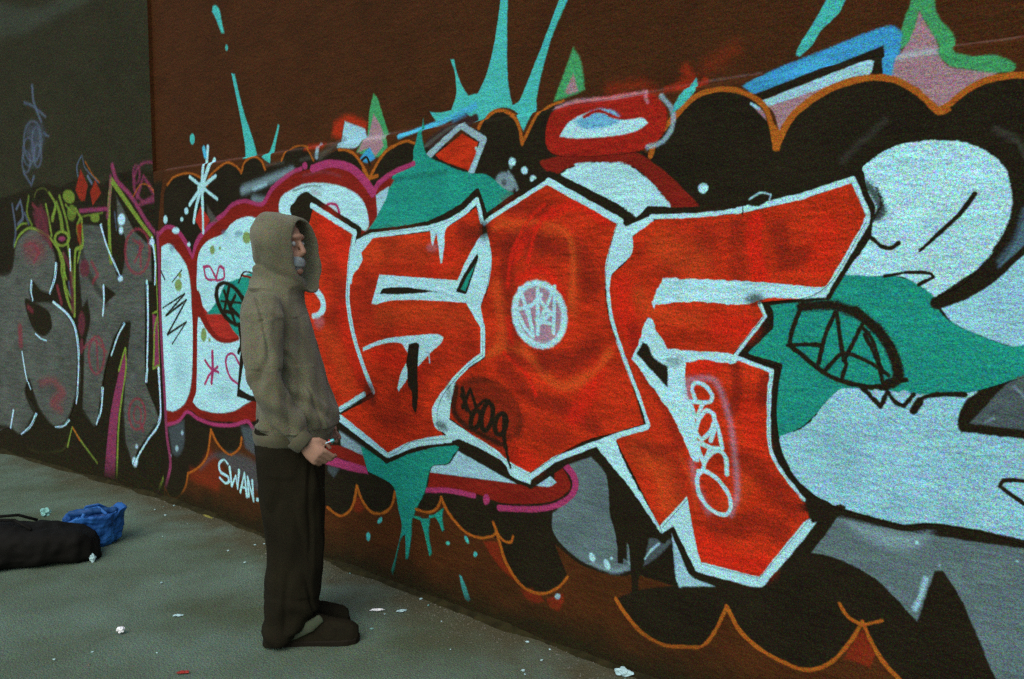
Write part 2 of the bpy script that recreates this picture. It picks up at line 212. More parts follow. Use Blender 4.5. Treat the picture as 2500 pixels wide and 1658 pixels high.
('p','m','lime',0.016,0.9,0.1,1,0,0,[341,1431,338,1418,329,1406,315,1397,299,1392,282,1392,266,1397,254,1405,246,1417,244,1430,248,1444,257,1455,271,1464,287,1469,304,1469,319,1465,332,1456,339,1445]),
('p','m','lime',0.0151,0.9,0.1,1,0,0,[633,1130,630,1116,623,1102,613,1092,601,1086,589,1086,578,1090,569,1099,563,1112,562,1127,565,1142,572,1155,582,1165,594,1171,606,1171,617,1167,626,1158,632,1145]),
('p','m','lime',0.0149,0.9,0.1,1,0,0,[681,1103,680,1099,677,1095,673,1092,668,1090,663,1090,658,1091,654,1093,652,1097,651,1101,652,1106,655,1110,659,1113,664,1114,669,1115,674,1113,678,1111,680,1107]),
('p','m','lime',0.0159,0.9,0.1,1,0,0,[340,1493,338,1487,334,1482,328,1478,321,1475,314,1475,307,1477,301,1481,298,1487,297,1493,299,1499,303,1505,309,1509,316,1511,323,1511,330,1509,336,1505,339,1500]),
('p','m','lime',0.0131,0.9,0.1,1,0,0,[1229,1637,1228,1633,1225,1630,1220,1627,1214,1626,1208,1626,1203,1627,1198,1630,1196,1634,1195,1638,1196,1641,1199,1645,1204,1647,1209,1649,1215,1649,1221,1647,1225,1645,1228,1641]),
('p','m','bluegrey',0.0272,0.7,0.1,1,0,0,[1073,1735,1070,1730,1063,1726,1052,1723,1039,1722,1025,1722,1012,1724,1002,1727,995,1732,993,1737,995,1741,1003,1745,1013,1748,1027,1750,1041,1749,1054,1747,1064,1744,1071,1739]),
('p','m','bluegrey',0.0211,0.6,0.1,1,0,0,[906,1746,904,1742,898,1738,889,1736,879,1735,867,1735,857,1737,848,1740,843,1743,841,1748,843,1752,849,1755,858,1757,869,1759,880,1758,891,1757,899,1754,904,1750]),
('p','m','bluegrey',0.0283,0.6,0.1,1,0,0,[254,1664,252,1657,246,1651,237,1646,226,1644,214,1644,204,1647,195,1652,190,1658,188,1665,191,1672,197,1678,206,1683,217,1685,228,1685,239,1682,247,1678,253,1671]),
('p','m','bluegrey',0.0494,0.25,0.1,1,0,0,[176,1563,172,1551,164,1539,151,1531,136,1527,121,1527,106,1531,95,1539,88,1551,86,1563,90,1576,98,1587,111,1595,126,1600,141,1599,156,1595,167,1587,174,1576]),
('p','m','bluegrey',0.0807,0.25,0.1,1,0,0,[356,902,350,878,335,856,314,839,289,829,262,827,238,833,218,846,206,866,203,890,209,914,224,936,245,953,271,963,298,965,322,958,341,944,353,925]),
('p','m','bluegrey',0.0729,0.2,0.1,1,0,0,[909,799,901,781,879,764,845,749,804,739,761,735,719,736,686,744,664,757,657,774,666,792,689,809,724,824,766,834,810,838,850,836,882,828,902,815]),
('s','m','black',0.0105,1,0.1,1,0,[39.4,41.5,44.3,39.6,28.8,23.9,25.4,29.3,33.9,39.1,44.6,48.2,42.8,30.2,24.4,25.4,28.7,30.5],[1058,1366,1088,1325,1101,1285,1094,1250,1069,1224,1027,1211,973,1211,915,1226,858,1254,810,1292,777,1334,763,1376,771,1413,799,1439,843,1451,898,1449,956,1432,1012,1403]),
('s','m','black',0.0106,1,0.1,0,1,[29.6,29.7,29.7],[856,1400,908,1322,971,1216]),
('s','m','black',0.0105,1,0.1,0,1,[30.1,30.8,17.0],[913,1430,850,1283,997,1276]),
('s','m','black',0.0104,1,0.1,0,1,[25.4,30.9,21.6],[979,1379,916,1310,1041,1247]),
('s','m','black',0.0105,1,0.1,0,1,[14.8,14.3],[815,1343,1045,1338]),
('s','m','black',0.0069,1,0.1,0,1,[36.2,35.7,30.5],[1016,1206,1034,1099,1000,1049]),
('s','m','maroon',0.0067,1,0.1,0,1,[14.6,15.4,19.0],[1053,1498,1149,1485,1183,1462]),
('s','m','black',0.0067,1,0.1,0,1,[13.6,9.5,9.5],[1019,1455,1089,1517,1269,1491]),
('p','m','black',0.0067,1,0.12,1,0,0,[1046,1180,977,831,965,785,1157,775,1350,819,1366,1214,1105,1202]),
('p','m','white',0.0067,1,0.12,1,0,0,[1108,1192,1081,1084,1000,833,1158,805,1351,838,1367,1232]),
('p','m','red',0.0066,1,0.3,1,0,0,[1206,1092,1115,844,1204,828,1384,841,1399,1215,1247,1227]),
('s','m','white',0.011,1,0.1,0,1,[29.2,29.4,29.5],[668,2263,648,2163,620,2021]),
('s','m','white',0.0109,1,0.1,0,1,[33.9,34.5],[741,2180,630,2038]),
('s','m','white',0.0111,1,0.1,0,1,[20.9,20.4,19.9],[478,2097,620,2029,800,1946]),
('s','m','white',0.0111,1,0.1,0,1,[23.2,25.5,28.1],[788,2081,620,2021,467,1930]),
('s','m','white',0.0113,1,0.1,0,1,[26.7,28.0,29.1],[620,2021,554,1924,512,1823]),
('s','m','white',0.0111,1,0.1,0,1,[29.7,29.7,29.8],[625,2021,626,1871,624,1758]),
('p','m','redbulb',0.0112,1,0.12,1,0,0,[603,1914,712,1826,614,1753,528,1833]),
('p','m','grey',0.0182,0.8,0.12,1,0,0,[678,1918,802,1816,720,1807,680,1869]),
('s','m','white',0.0113,1,0.1,0,1,[26.7,23.3,19.4],[620,2021,554,1924,512,1823]),
('s','m','white',0.0111,1,0.1,0,1,[29.7,24.8,19.9],[625,2021,626,1871,624,1758]),
('p','m','white',0.0185,1,0.1,1,0,0,[669,2021,665,2009,656,2000,643,1993,626,1990,609,1991,593,1996,580,2004,572,2015,570,2027,574,2038,583,2048,597,2055,613,2058,630,2057,646,2052,659,2043,667,2033]),
('s','m','cyan',0.0147,1,0.1,0,1,[36.5,36.5],[619,2258,636,2213]),
('p','m','white',0.0116,1,0.1,1,0,0,[449,1891,447,1884,442,1878,435,1874,427,1872,418,1872,409,1875,403,1880,398,1886,397,1893,399,1900,404,1906,411,1910,420,1912,429,1912,437,1909,444,1904,448,1898]),
('p','m','white',0.0118,1,0.1,1,0,0,[383,1840,382,1836,378,1833,372,1830,365,1829,358,1829,351,1831,346,1834,342,1838,341,1842,343,1846,347,1850,352,1853,359,1854,367,1854,374,1852,379,1849,382,1845]),
('p','m','white',0.0123,1,0.1,1,0,0,[173,1848,171,1839,165,1831,158,1826,148,1823,139,1823,130,1827,123,1833,118,1841,117,1850,120,1859,125,1866,133,1872,142,1875,152,1874,161,1871,168,1865,172,1857]),
('p','m','white',0.012,1,0.1,1,0,0,[326,1773,323,1767,314,1761,301,1756,285,1754,268,1755,252,1758,239,1763,231,1769,229,1776,232,1783,241,1789,254,1793,271,1795,287,1795,303,1792,316,1787,324,1781]),
('p','m','white',0.0116,1,0.1,1,0,0,[462,1684,461,1680,457,1676,451,1673,445,1672,437,1672,431,1674,425,1677,422,1680,421,1685,422,1689,426,1693,432,1696,439,1697,446,1697,453,1695,458,1692,461,1688]),
('s','m','white',0.0073,1,0.1,0,1,[17.0,12.5,20.5,20.1,17.8,18.9,13.6,17.0],[839,363,794,380,738,347,750,300,835,283,852,256,805,238,741,259]),
('s','m','white',0.0071,1,0.1,0,0,[24.3,18.9,13.8,15.6,22.2],[861,342,879,233,928,304,946,228,967,341]),
('s','m','white',0.007,1,0.1,0,0,[20.3,15.0,23.3],[977,214,1027,335,1047,199]),
('s','m','white',0.007,1,0.1,0,0,[12.9,12.8],[987,246,1045,248]),
('s','m','white',0.0069,1,0.1,0,0,[22.9,17.0,15.6,22.6],[1069,207,1061,317,1120,185,1112,302]),
('p','m','white',0.0068,1,0.1,1,0,0,[1183,204,1182,200,1178,195,1174,192,1168,189,1162,188,1156,188,1151,190,1148,193,1148,197,1149,202,1152,206,1157,210,1163,212,1169,213,1175,213,1179,211,1182,208]),
('p','m','yellowish',0.0114,1,0.1,1,0,0,[701,29,696,25,684,21,665,15,642,10,617,5,594,1,575,-1,562,-1,558,1,563,5,575,10,595,15,618,20,643,25,666,29,685,31,697,31]),
('p','m','greyblue',0.0104,0.8,0.12,1,0,0,[5043,1681,5019,1616,4974,1557,4986,1543,5046,1603,5130,1703,5126,1779]),
('p','m','white3',0.0042,1,0.25,1,0,0,[5047,1583,4964,1496,4839,1432,4874,1391,4938,1359,5031,1331,5058,1326,5202,1322,5185,1688]),
('p','m','greylow',0.0046,1,0.25,1,0,0,[4479,629,4550,761,4762,760,5081,775,5314,784,5459,420,5082,283,5025,386,4980,484,4923,598,4875,665,4852,659,4809,493,4763,533,4688,591,4613,618,4534,632]),
('p','m','palegrey',0.0365,0.55,0.12,1,0,0,[4577,761,4762,752,4837,775,4818,735,4764,700,4655,707]),
('s','m','white2',0.0107,1,0.1,0,1,[14.3,14.2,14.2],[4828,628,4817,577,4801,532]),
('p','m','white',0.0048,1,0.1,1,0,0,[4804,734,4803,731,4803,729,4802,728,4800,727,4799,726,4797,727,4796,728,4795,730,4794,732,4795,734,4795,736,4797,737,4798,738,4800,739,4801,738,4802,737,4803,736]),
('p','m','palegrey',0.0046,1,0.1,1,0,0,[4869,680,4869,678,4868,677,4867,675,4865,674,4864,674,4862,674,4861,675,4860,676,4860,678,4860,680,4861,681,4862,683,4863,683,4865,684,4867,684,4868,683,4869,682]),
('p','m','palegrey',0.0043,1,0.1,1,0,0,[5071,738,5071,737,5070,736,5068,735,5067,734,5065,734,5063,734,5062,734,5061,735,5061,736,5061,737,5062,738,5063,740,5065,740,5067,741,5068,741,5070,740,5070,739]),
('p','m','palegrey',0.0033,1,0.1,1,0,0,[5006,802,5005,801,5005,800,5004,799,5002,799,5001,798,5000,798,4998,799,4998,799,4997,800,4998,801,4998,802,4999,802,5001,803,5002,803,5004,803,5005,803,5005,802]),
('p','m','white3',0.0036,1,0.22,2,0,'painted_cloud',[4359,1001,4434,1029,4474,1073,4519,1133,4564,1176,4619,1181,4960,1230,4901,1107,4908,1078,5068,1082,5256,1080,5425,1099,5441,772,5081,791,4961,801,4830,796,4762,775,4652,784,4576,791,4496,816,4431,853,4387,902,4362,963]),
('p','m','white',0.0034,1,0.2,1.5,1,'painted_face',[4603,1844,4631,1870,4687,1898,4745,1909,4803,1907,4877,1897,4931,1873,4978,1831,5000,1788,5010,1735,5011,1690,5008,1676,4989,1637,4961,1577,4901,1502,4838,1467,4812,1452,4756,1507,4700,1521,4628,1517,4553,1524,4597,1580,4638,1652,4620,1769,4610,1828]),
('p','m','teal',0.0036,1,0.18,1,0,'painted_splash',[4544,1527,4627,1520,4700,1521,4755,1508,4818,1466,4840,1417,4881,1384,4938,1360,5019,1330,5057,1337,5171,1359,5174,1281,5061,1249,5000,1223,4913,1191,4815,1177,4747,1178,4639,1175,4564,1172,4519,1133,4474,1073,4426,1028,4359,995,4348,1082,4358,1220,4231,1257,4316,1350,4314,1423,4495,1448]),
('p','m','black',0.0053,1,0.12,1,0,0,[5190,1337,5061,1256,5000,1223,4920,1174,4897,1109,4904,1081,5068,1085,5256,1085]),
('p','m','greydark2',0.0053,1,0.3,1,0,0,[5154,1313,5035,1240,4989,1188,4929,1106,5067,1104,5255,1107]),
('s','m','palegrey',0.0084,0.6,0.1,0,1,[7.6,7.5],[5038,1220,5094,1164]),
('s','m','palegrey',0.0055,0.6,0.1,0,1,[5.5,5.5],[4970,1115,4990,1127]),
('s','m','black',0.0043,1,0.1,0,1,[29.0,29.2,30.2,31.6,33.2,34.3,34.9],[5003,1866,5030,1786,5025,1695,5002,1610,4950,1537,4889,1488,4829,1445]),
('s','m','black',0.0043,1,0.1,0,1,[15.6,16.0,16.6,17.2,17.6],[5130,1690,5047,1596,4963,1510,4903,1465,4833,1435]),
('s','m','greyblue',0.0168,0.55,0.1,0,1,[10.1,10.4,10.7],[5042,1701,5019,1616,4986,1564]),
('s','m','black',0.0022,1,0.1,0,1,[14.6,13.0,11.3,9.5],[4917,1750,4884,1701,4831,1647,4777,1594]),
('s','m','black',0.0024,1,0.1,0,1,[11.9,11.9,12.2,12.2],[4628,1642,4668,1610,4697,1604,4717,1618]),
('s','m','black',0.0023,1,0.1,0,1,[8.6,9.0,9.4,9.9,10.7],[4679,1520,4748,1532,4809,1529,4818,1519,4777,1496]),
('s','m','black',0.0021,1,0.1,0,1,[11.6,11.7,11.1,11.1,11.4,11.4],[5076,900,5042,921,5014,940,5022,957,5073,964,5106,959]),
('s','m','black',0.0038,1,0.1,0,1,[23.9,24.2,24.6,25.1,25.2,24.8,23.9,23.0,22.3,21.3,20.7,20.6,19.9,18.9],[4349,1219,4338,1163,4337,1042,4352,962,4391,883,4443,828,4513,795,4577,783,4652,776,4762,771,4830,789,4929,795,5081,791,5271,774]),
('p','m','black',0.0039,1,0.1,1,0,0,[4585,797,4584,793,4581,788,4577,785,4571,782,4564,781,4558,781,4553,783,4550,786,4549,790,4550,794,4553,798,4558,802,4564,804,4570,806,4576,805,4581,804,4584,801]),
('p','m','greylow',0.0072,1,0.3,1,0,0,[3585,811,3662,745,3677,605,3713,510,3720,450,3777,431,3777,403,3690,377,3589,378,3500,400,3423,444,3391,488,3391,550,3509,649,3525,701,3477,766]),
('s','m','palegrey',0.0176,0.5,0.1,0,1,[17.7,17.2,15.6,15.0],[3594,388,3655,381,3705,381,3763,411]),
('s','m','palegrey',0.0103,0.5,0.1,0,1,[14.8,15.0,15.5],[3771,542,3767,461,3772,430]),
('p','m','white',0.0072,1,0.1,1,0,0,[3607,421,3610,416,3611,410,3610,404,3607,400,3602,397,3597,396,3591,398,3586,401,3582,406,3579,412,3578,418,3579,423,3582,428,3586,430,3592,431,3597,429,3603,426]),
('p','m','white',0.0071,1,0.1,1,0,0,[3678,408,3681,402,3682,396,3682,390,3679,386,3675,383,3669,382,3664,384,3658,388,3654,393,3651,399,3649,405,3650,411,3653,416,3657,418,3663,419,3668,417,3674,414]),
('p','m','white',0.007,1,0.1,1,0,0,[3692,433,3693,432,3693,430,3692,428,3690,427,3689,426,3687,425,3685,425,3683,425,3682,427,3681,428,3681,430,3682,432,3684,433,3686,434,3688,435,3690,435,3691,434]),
('p','m','black',0.0051,1,0.12,1,0,0,[3660,751,3775,691,3922,550,3842,532,3816,401,3810,289,3791,236,3779,392,3766,500,3749,513,3741,423,3718,418,3713,489]),
('p','m','greydark',0.0082,1,0.12,1,0,0,[3864,562,3910,544,3946,560,3955,550,3884,471,3834,432,3851,512]),
('s','m','white2',0.0066,1,0.1,0,1,[8.8,7.6,6.2],[3901,534,3865,499,3840,461]),
('p','m','white2',0.0079,1,0.12,1,0,0,[3954,588,3986,530,4026,454,4061,439,4132,431,4036,406,3988,391,3975,422,3964,505]),
('p','m','white2',0.0067,1,0.2,1,0,0,[2841,727,3195,637,2652,599,2675,635,2779,660,2819,702]),
('p','m','maroon',0.006,1,0.3,1,0,0,[2652,599,3195,637,3288,642,3401,672,3400,715,3443,744,3481,694,3477,660,3401,604,3289,570,3112,541,2946,552,2637,527]),
('p','m','white2',0.0058,1,0.12,1,0,0,[3289,651,3373,705,3412,681,3379,658,3306,650]),
('p','m','greydark',0.0109,1,0.12,1,0,0,[1962,710,2167,654,2175,601,1977,623]),
('p','m','palegrey',0.0109,0.8,0.12,1,0,0,[1960,705,2157,645,2165,604,2046,613,1976,636]),
('p','m','maroon',0.0084,1,0.12,1,0,0,[1824,617,1994,627,2165,604,2177,549,1930,565,1822,562]),
('p','m','magenta',0.0083,1,0.12,1,0,0,[1840,560,1930,562,2177,552,2196,517,1998,511,1839,512]),
('p','m','greydark',0.0171,0.7,0.12,1,0,0,[1857,510,1963,510,1909,456,1856,480]),
('s','m','magenta',0.0068,1,0.1,0,1,[24.9,24.6,24.4],[2625,511,2778,536,2941,542]),
('p','m','magenta',0.0064,1,0.1,1,0,0,[3036,543,3035,534,3032,526,3026,519,3020,515,3013,514,3006,515,3001,520,2998,527,2996,536,2998,545,3001,553,3006,560,3013,564,3020,565,3026,563,3032,558,3035,551]),
('s','m','magenta',0.0057,1,0.1,0,1,[26.6,25.4,24.4,25.1,29.7,31.7,30.7],[3092,515,3289,547,3401,582,3477,630,3508,678,3498,723,3454,760]),
('p','m','teal',0.0061,1,0.2,1,0,'painted_splash',[2140,654,2344,610,2506,674,2801,755,2854,748,2814,705,2774,660,2675,635,2646,592,2617,500,2555,408,2540,376,2586,375,2592,370,2644,380,2647,397,2680,407,2745,450,2736,399,2749,348,2735,337,2708,380,2686,396,2652,382,2643,306,2664,217,2647,202,2614,300,2586,361,2534,363,2525,349,2517,254,2495,153,2477,149,2476,271,2439,237,2397,98,2378,46,2366,66,2414,181,2450,306,2427,384,2404,472,2358,505,2197,532,2171,580]),
('p','m','turq',0.0078,1,0.1,1,0,0,[2296,296,2290,290,2283,285,2276,281,2270,280,2265,281,2262,284,2262,288,2264,295,2268,301,2274,308,2281,313,2288,317,2294,318,2299,317,2301,314,2302,309,2300,303]),
('p','m','turq',0.008,1,0.1,1,0,0,[2206,202,2205,194,2202,186,2197,180,2192,176,2186,175,2181,177,2176,181,2174,187,2173,195,2174,203,2177,211,2182,217,2187,221,2193,222,2198,220,2202,216,2205,210]),
('p','m','turq',0.0069,1,0.1,1,0,0,[2784,294,2783,290,2781,287,2777,284,2773,282,2768,281,2763,281,2760,282,2757,285,2757,288,2758,291,2760,295,2764,298,2768,300,2773,301,2777,301,2781,299,2783,297]),
('p','m','turq',0.0067,1,0.1,1,0,0,[2903,340,2906,334,2907,329,2907,324,2906,321,2902,319,2898,319,2893,321,2888,324,2884,329,2880,334,2879,340,2879,344,2881,348,2884,350,2888,350,2893,348,2898,344]),
('p','m','turq',0.0066,1,0.1,1,0,0,[2960,282,2959,278,2957,274,2954,271,2949,269,2945,268,2941,268,2937,270,2935,273,2934,276,2935,280,2937,284,2941,287,2945,290,2949,291,2954,290,2957,288,2959,286]),
('p','m','turq',0.0067,1,0.12,1,0,0,[2844,160,2859,159,2891,109,2915,64,2901,51,2878,62,2856,115]),
('s','m','orange',0.0124,1,0.1,0,1,[21.8,15.6,13.0,18.2,21.2],[11,75,88,21,197,41,296,124,340,222]),
('s','m','orange',0.0116,1,0.1,0,1,[12.5,13.4,18.2,20.6],[340,222,471,280,590,374,650,544]),
('s','m','orange',0.0108,1,0.1,0,1,[22.0,18.9,12.7,15.5,20.4],[650,544,729,468,866,422,981,481,1007,543]),
('s','m','orange',0.0084,1,0.1,0,1,[15.8,13.3,13.7,17.4,18.6],[1847,283,1950,259,2027,293,2073,349,2102,441]),
('s','m','orange',0.0078,1,0.1,0,1,[20.2,19.1,15.1,12.0,13.0,16.0,17.0],[2102,441,2144,375,2209,332,2283,334,2356,371,2387,419,2400,462]),
('s','m','orange',0.0071,1,0.1,0,1,[13.5,12.7,12.3,14.4,15.7],[2555,408,2615,406,2672,421,2709,453,2728,495]),
('s','m','orange',0.0066,1,0.1,0,1,[18.0,17.3,16.0,14.0,12.0,11.3,11.7],[2728,495,2764,444,2825,397,2893,364,2978,360,3048,382,3080,407]),
('s','m','orange',0.0062,1,0.1,0,1,[15.2,15.0,13.5,11.0,11.0,12.8],[3058,444,3080,407,3109,381,3140,375,3164,383,3174,409]),
('s','m','orange',0.006,1,0.1,0,1,[17.8,17.8,17.4,15.4,12.0,11.3,11.7],[3075,411,3097,360,3133,283,3221,206,3326,197,3418,244,3473,305]),
('s','m','orange',0.0048,1,0.1,0,1,[18.6,18.2,16.9,14.7,13.3,12.2,12.6,12.7],[3710,275,3755,228,3834,175,3928,158,4019,178,4089,202,4138,272,4181,371]),
('s','m','orange',0.0041,1,0.1,0,1,[17.3,17.2,16.1,14.7,12.6,11.6,11.5,11.5],[4181,371,4235,298,4319,254,4431,233,4498,246,4560,295,4613,375,4649,448]),
('s','m','orange',0.0038,1,0.1,0,1,[11.7,11.8,10.4,9.6],[4574,487,4603,451,4649,440,4707,468]),
('s','m','orange',0.0037,1,0.1,0,1,[14.0,14.1,14.3,14.3,14.0],[4653,438,4680,387,4719,336,4764,300,4833,244]),
('p','m','palegrey',0.0057,1,0.1,1,0,0,[3435,214,3434,210,3431,205,3427,202,3423,199,3417,197,3412,198,3408,199,3406,202,3405,206,3406,210,3408,215,3412,218,3417,221,3422,222,3427,222,3431,221,3434,218]),
('s','m','black',0.0056,1,0.1,0,0,[58.6,58.9,36.0,38.9,43.4,53.7],[1622,1782,1586,1849,1713,1920,1946,1813,2149,1724,2126,1663]),
('s','m','black',0.004,1,0.1,0,0,[38.5,34.4,32.6,32.0,32.7,34.1,30.4,35.7,32.3,31.2,29.2,27.4,26.8,26.3,29.5,31.3],[2128,1665,2238,1712,2434,1718,2651,1736,2775,1770,2879,1807,2967,1867,3016,1754,3052,1770,3205,1843,3363,1910,3394,1903,3552,1834,3698,1767,3741,1734,3732,1699]),
('s','m','black',0.0028,1,0.1,0,0,[26.3,27.1,25.6,24.4,23.9,23.3,22.3,20.4,20.4,21.4,22.0,23.0,24.4,23.7,24.3,24.0,24.1,23.9],[3732,1699,3792,1714,3838,1753,3926,1745,4051,1743,4191,1756,4413,1785,4581,1835,4635,1725,4623,1652,4509,1456,4297,1435,4317,1399,4318,1351,4225,1265,4239,1246,4353,1225,4338,1161]),
('s','m','black',0.0035,1,0.1,0,0,[43.4,37.0,33.1,31.8,32.5,34.3,33.9,28.5,28.0,28.9,32.1,30.1,25.3,30.9,30.2,26.2,25.0,22.1,21.5,21.0,20.7],[1970,743,2345,614,2491,677,2676,738,2828,768,3012,729,3164,675,3270,644,3456,772,3600,849,3760,721,3918,553,3954,614,3981,567,4039,465,4119,458,4221,455,4304,466,4380,555,4477,668,4548,769]),
('p','m','black',0.0117,1,0.12,1,0,0,[1566,1839,1627,1913,1723,1935,1813,1872,1767,1852,1759,1756,1621,1760]),
('p','m','black',0.0051,1,0.12,1,0,0,[3620,849,3698,789,3812,682,3918,553,3814,558,3699,694]),
('s','m','black',0.017,0.9,0.1,0,1,[25.7,25.6,26.2,27.5],[4619,1791,4645,1761,4665,1717,4651,1696]),
('s','m','black',0.0097,1,0.1,0,1,[9.4,9.7,10.0],[4648,1782,4662,1733,4637,1685]),
('p','m','red',0.0057,1,0.5,1,0,'red_letter',[1771,1846,2102,1707,2066,1570,2051,1386,2078,1264,2122,1164,2188,1046,2247,936,1972,818,1718,790,1241,831,1184,1014,1261,1298,1511,1439,1672,1658]),
('p','m','red',0.0047,1,0.5,1,0,'red_letter',[2254,1688,2433,1692,2652,1705,2796,1729,2888,1767,2959,1799,2996,1736,3002,1683,3051,1585,3014,1408,3001,1287,3000,1170,2897,1108,2817,1040,2734,952,2706,867,2726,807,2774,775,2530,728,2353,647,1980,794,2254,913,2191,1042,2135,1142,2095,1244,2066,1436,2104,1591,2139,1673]),
('p','m','red',0.0039,1,0.5,1,0,'red_letter',[3363,1870,3704,1712,3675,1640,3653,1542,3649,1464,3659,1385,3679,1319,3754,1162,3830,970,3708,924,3534,859,3259,691,3152,723,2815,861,2789,868,2803,949,2830,1033,2898,1093,3014,1157,3014,1288,2987,1362,3032,1453,3051,1585,3032,1673,3016,1727]),
('p','m','red',0.003,1,0.5,1,0,'red_letter',[3856,1713,3769,1656,3773,1619,3739,1562,3682,1522,3664,1484,3666,1405,3686,1319,3761,1185,3808,1082,3857,957,3699,902,3781,784,3900,605,3918,601,4022,725,4044,619,4076,501,4303,504,4465,731,4468,745,4449,791,4371,884,4329,958,4319,1120,4331,1206,4195,1239,4186,1251,4297,1386,4276,1429,4491,1476,4622,1685,4577,1806,4413,1763,4220,1729,4035,1720]),
('s','m','reddark',0.0625,0.575,0.1,0,1,[67.3,85.0,77.4],[3146,1803,3346,1761,3169,1634]),
('s','m','orangered',0.0395,0.5175,0.1,0,1,[47.2,43.9,42.6,50.6,53.1],[3087,1755,3192,1701,3347,1697,3493,1629,3495,1375]),
('s','m','reddark',0.0735,0.575,0.1,0,1,[99.4,100.6,113.5],[3259,1633,3493,1613,3575,1472]),
('s','m','redbright',0.0296,0.69,0.1,0,1,[49.7,44.9,37.9,37.4],[3169,1567,3281,1698,3492,1787,3650,1719]),
('s','m','redbright',0.0275,0.69,0.1,0,1,[37.7,37.0,42.2],[3203,1500,3347,1534,3433,1437]),
('s','m','orangered',0.0212,0.69,0.1,0,1,[38.9,38.9,42.3,36.3,36.0,36.5],[3050,1184,3192,1228,3327,1136,3435,1079,3578,1140,3674,1226]),
('s','m','reddark',0.059,0.69,0.1,0,1,[91.2,88.7,91.3],[3349,1171,3496,1182,3577,1235]),
('s','m','reddark',0.0521,0.6325,0.1,0,1,[82.3,75.8,70.6,69.7],[3122,1120,3261,1029,3456,982,3599,934]),
('s','m','redbright',0.049,0.575,0.1,0,1,[74.5,72.8,71.9],[3617,1159,3578,1060,3498,954]),
('s','m','reddark',0.0767,0.40249999999999997,0.1,0,1,[110.7,107.2],[3283,895,3457,851]),
('s','m','redbright',0.064,0.45999999999999996,0.1,0,1,[89.9,88.4],[3192,745,3284,741]),
('s','m','orangered',0.0394,0.575,0.1,0,1,[70.9,70.9,68.4],[3087,1464,3122,1293,3098,1222]),
('s','m','reddark',0.0418,0.575,0.1,0,1,[78.9,79.1,78.7],[3146,1635,3146,1465,3192,1194]),
('s','m','redbright',0.0226,0.575,0.1,0,1,[28.0,27.9],[3146,1328,3169,1227]),
('s','m','orangered',0.115,0.345,0.1,0,1,[120.1,113.4,115.8],[2223,1609,2526,1644,2747,1568]),
('s','m','reddark',0.0511,0.69,0.1,0,1,[81.4,80.1],[2879,1710,2979,1637]),
('s','m','reddark',0.0905,0.40249999999999997,0.1,0,1,[146.0,133.8,100.0],[2220,1450,2152,1328,2403,1298]),
('s','m','orangered',0.0865,0.40249999999999997,0.1,0,1,[98.7,94.2,91.4],[2311,1314,2607,1344,2876,1317]),
('s','m','redbright',0.0794,0.45999999999999996,0.1,0,1,[96.0,91.9,88.0],[2276,1133,2399,1102,2575,1077]),
('s','m','reddark',0.0982,0.345,0.1,0,1,[115.6,104.2,94.6],[2271,851,2513,780,2657,799]),
('s','m','reddark',0.093,0.2875,0.1,0,1,[88.7,81.0,74.3],[2396,905,2688,1123,2901,1211]),
('s','m','reddark',0.0891,0.40249999999999997,0.1,0,1,[127.5,135.7,136.2],[1855,1655,1988,1447,1948,1238]),
('s','m','redbright',0.0648,0.45999999999999996,0.1,0,1,[100.6,99.0,96.0],[2019,1324,2081,1120,2145,1002]),
('s','m','orangered',0.089,0.345,0.1,0,1,[127.0,129.4,132.2],[1877,1192,1978,1072,2044,951]),
('s','m','redbright',0.0879,0.40249999999999997,0.1,0,1,[149.2,146.7],[1894,1779,2027,1611]),
('s','m','reddark',0.0609,0.40249999999999997,0.1,0,1,[95.7,90.7,86.9],[4068,1676,4071,1564,3939,1564]),
('s','m','orangered',0.0745,0.45999999999999996,0.1,0,1,[115.2,118.4],[4039,1564,3904,1623]),
('s','m','redbright',0.018,0.6325,0.1,0,1,[58.7,58.5,57.7],[4259,1698,4253,1617,4286,1496]),
('s','m','reddark',0.0323,0.575,0.1,0,1,[63.7,61.0,60.5],[4338,1669,4369,1563,4437,1589]),
('s','m','reddark',0.0345,0.45999999999999996,0.1,0,1,[60.3,60.6],[4193,1673,4196,1509]),
('s','m','redbright',0.0517,0.40249999999999997,0.1,0,1,[79.2,79.9],[4501,1664,4478,1563]),
('s','m','redbright',0.0533,0.575,0.1,0,1,[85.1,83.3,79.6],[3728,1474,3748,1353,3876,1179]),
('s','m','reddark',0.0313,0.575,0.1,0,1,[54.6,53.8,52.4,52.1],[3776,1324,3823,1175,3913,1063,3984,922]),
('s','m','orangered',0.046,0.40249999999999997,0.1,0,1,[65.5,61.0,57.7],[3801,1445,3873,1388,4042,1365]),
('s','m','redbright',0.0583,0.575,0.1,0,1,[84.1,82.4],[4139,1341,4230,1345]),
('s','m','orangered',0.0654,0.5175,0.1,0,1,[104.3,107.4,107.5],[3809,868,3918,808,3954,693]),
('s','m','reddark',0.0521,0.40249999999999997,0.1,0,1,[64.3,67.6,70.3],[3773,878,3951,858,3988,744]),
('s','m','reddark',0.0211,0.69,0.1,0,1,[39.9,39.6,38.9],[4196,1218,4205,1121,4191,1064]),
('s','m','reddark',0.0226,0.69,0.1,0,1,[43.1,43.3],[4308,1186,4296,1103]),
('s','m','redbright',0.0365,0.575,0.1,0,1,[57.2,56.4],[4046,1193,4110,1212]),
('s','m','reddark',0.0452,0.5175,0.1,0,1,[77.3,75.9,74.7],[4241,901,4332,832,4405,776]),
('s','m','reddark',0.0463,0.575,0.1,0,1,[83.5,82.7,87.2],[4138,640,4291,699,4365,686]),
('s','m','redbright',0.0474,0.5175,0.1,0,1,[97.8,90.7,82.5],[4091,571,4219,527,4310,548]),
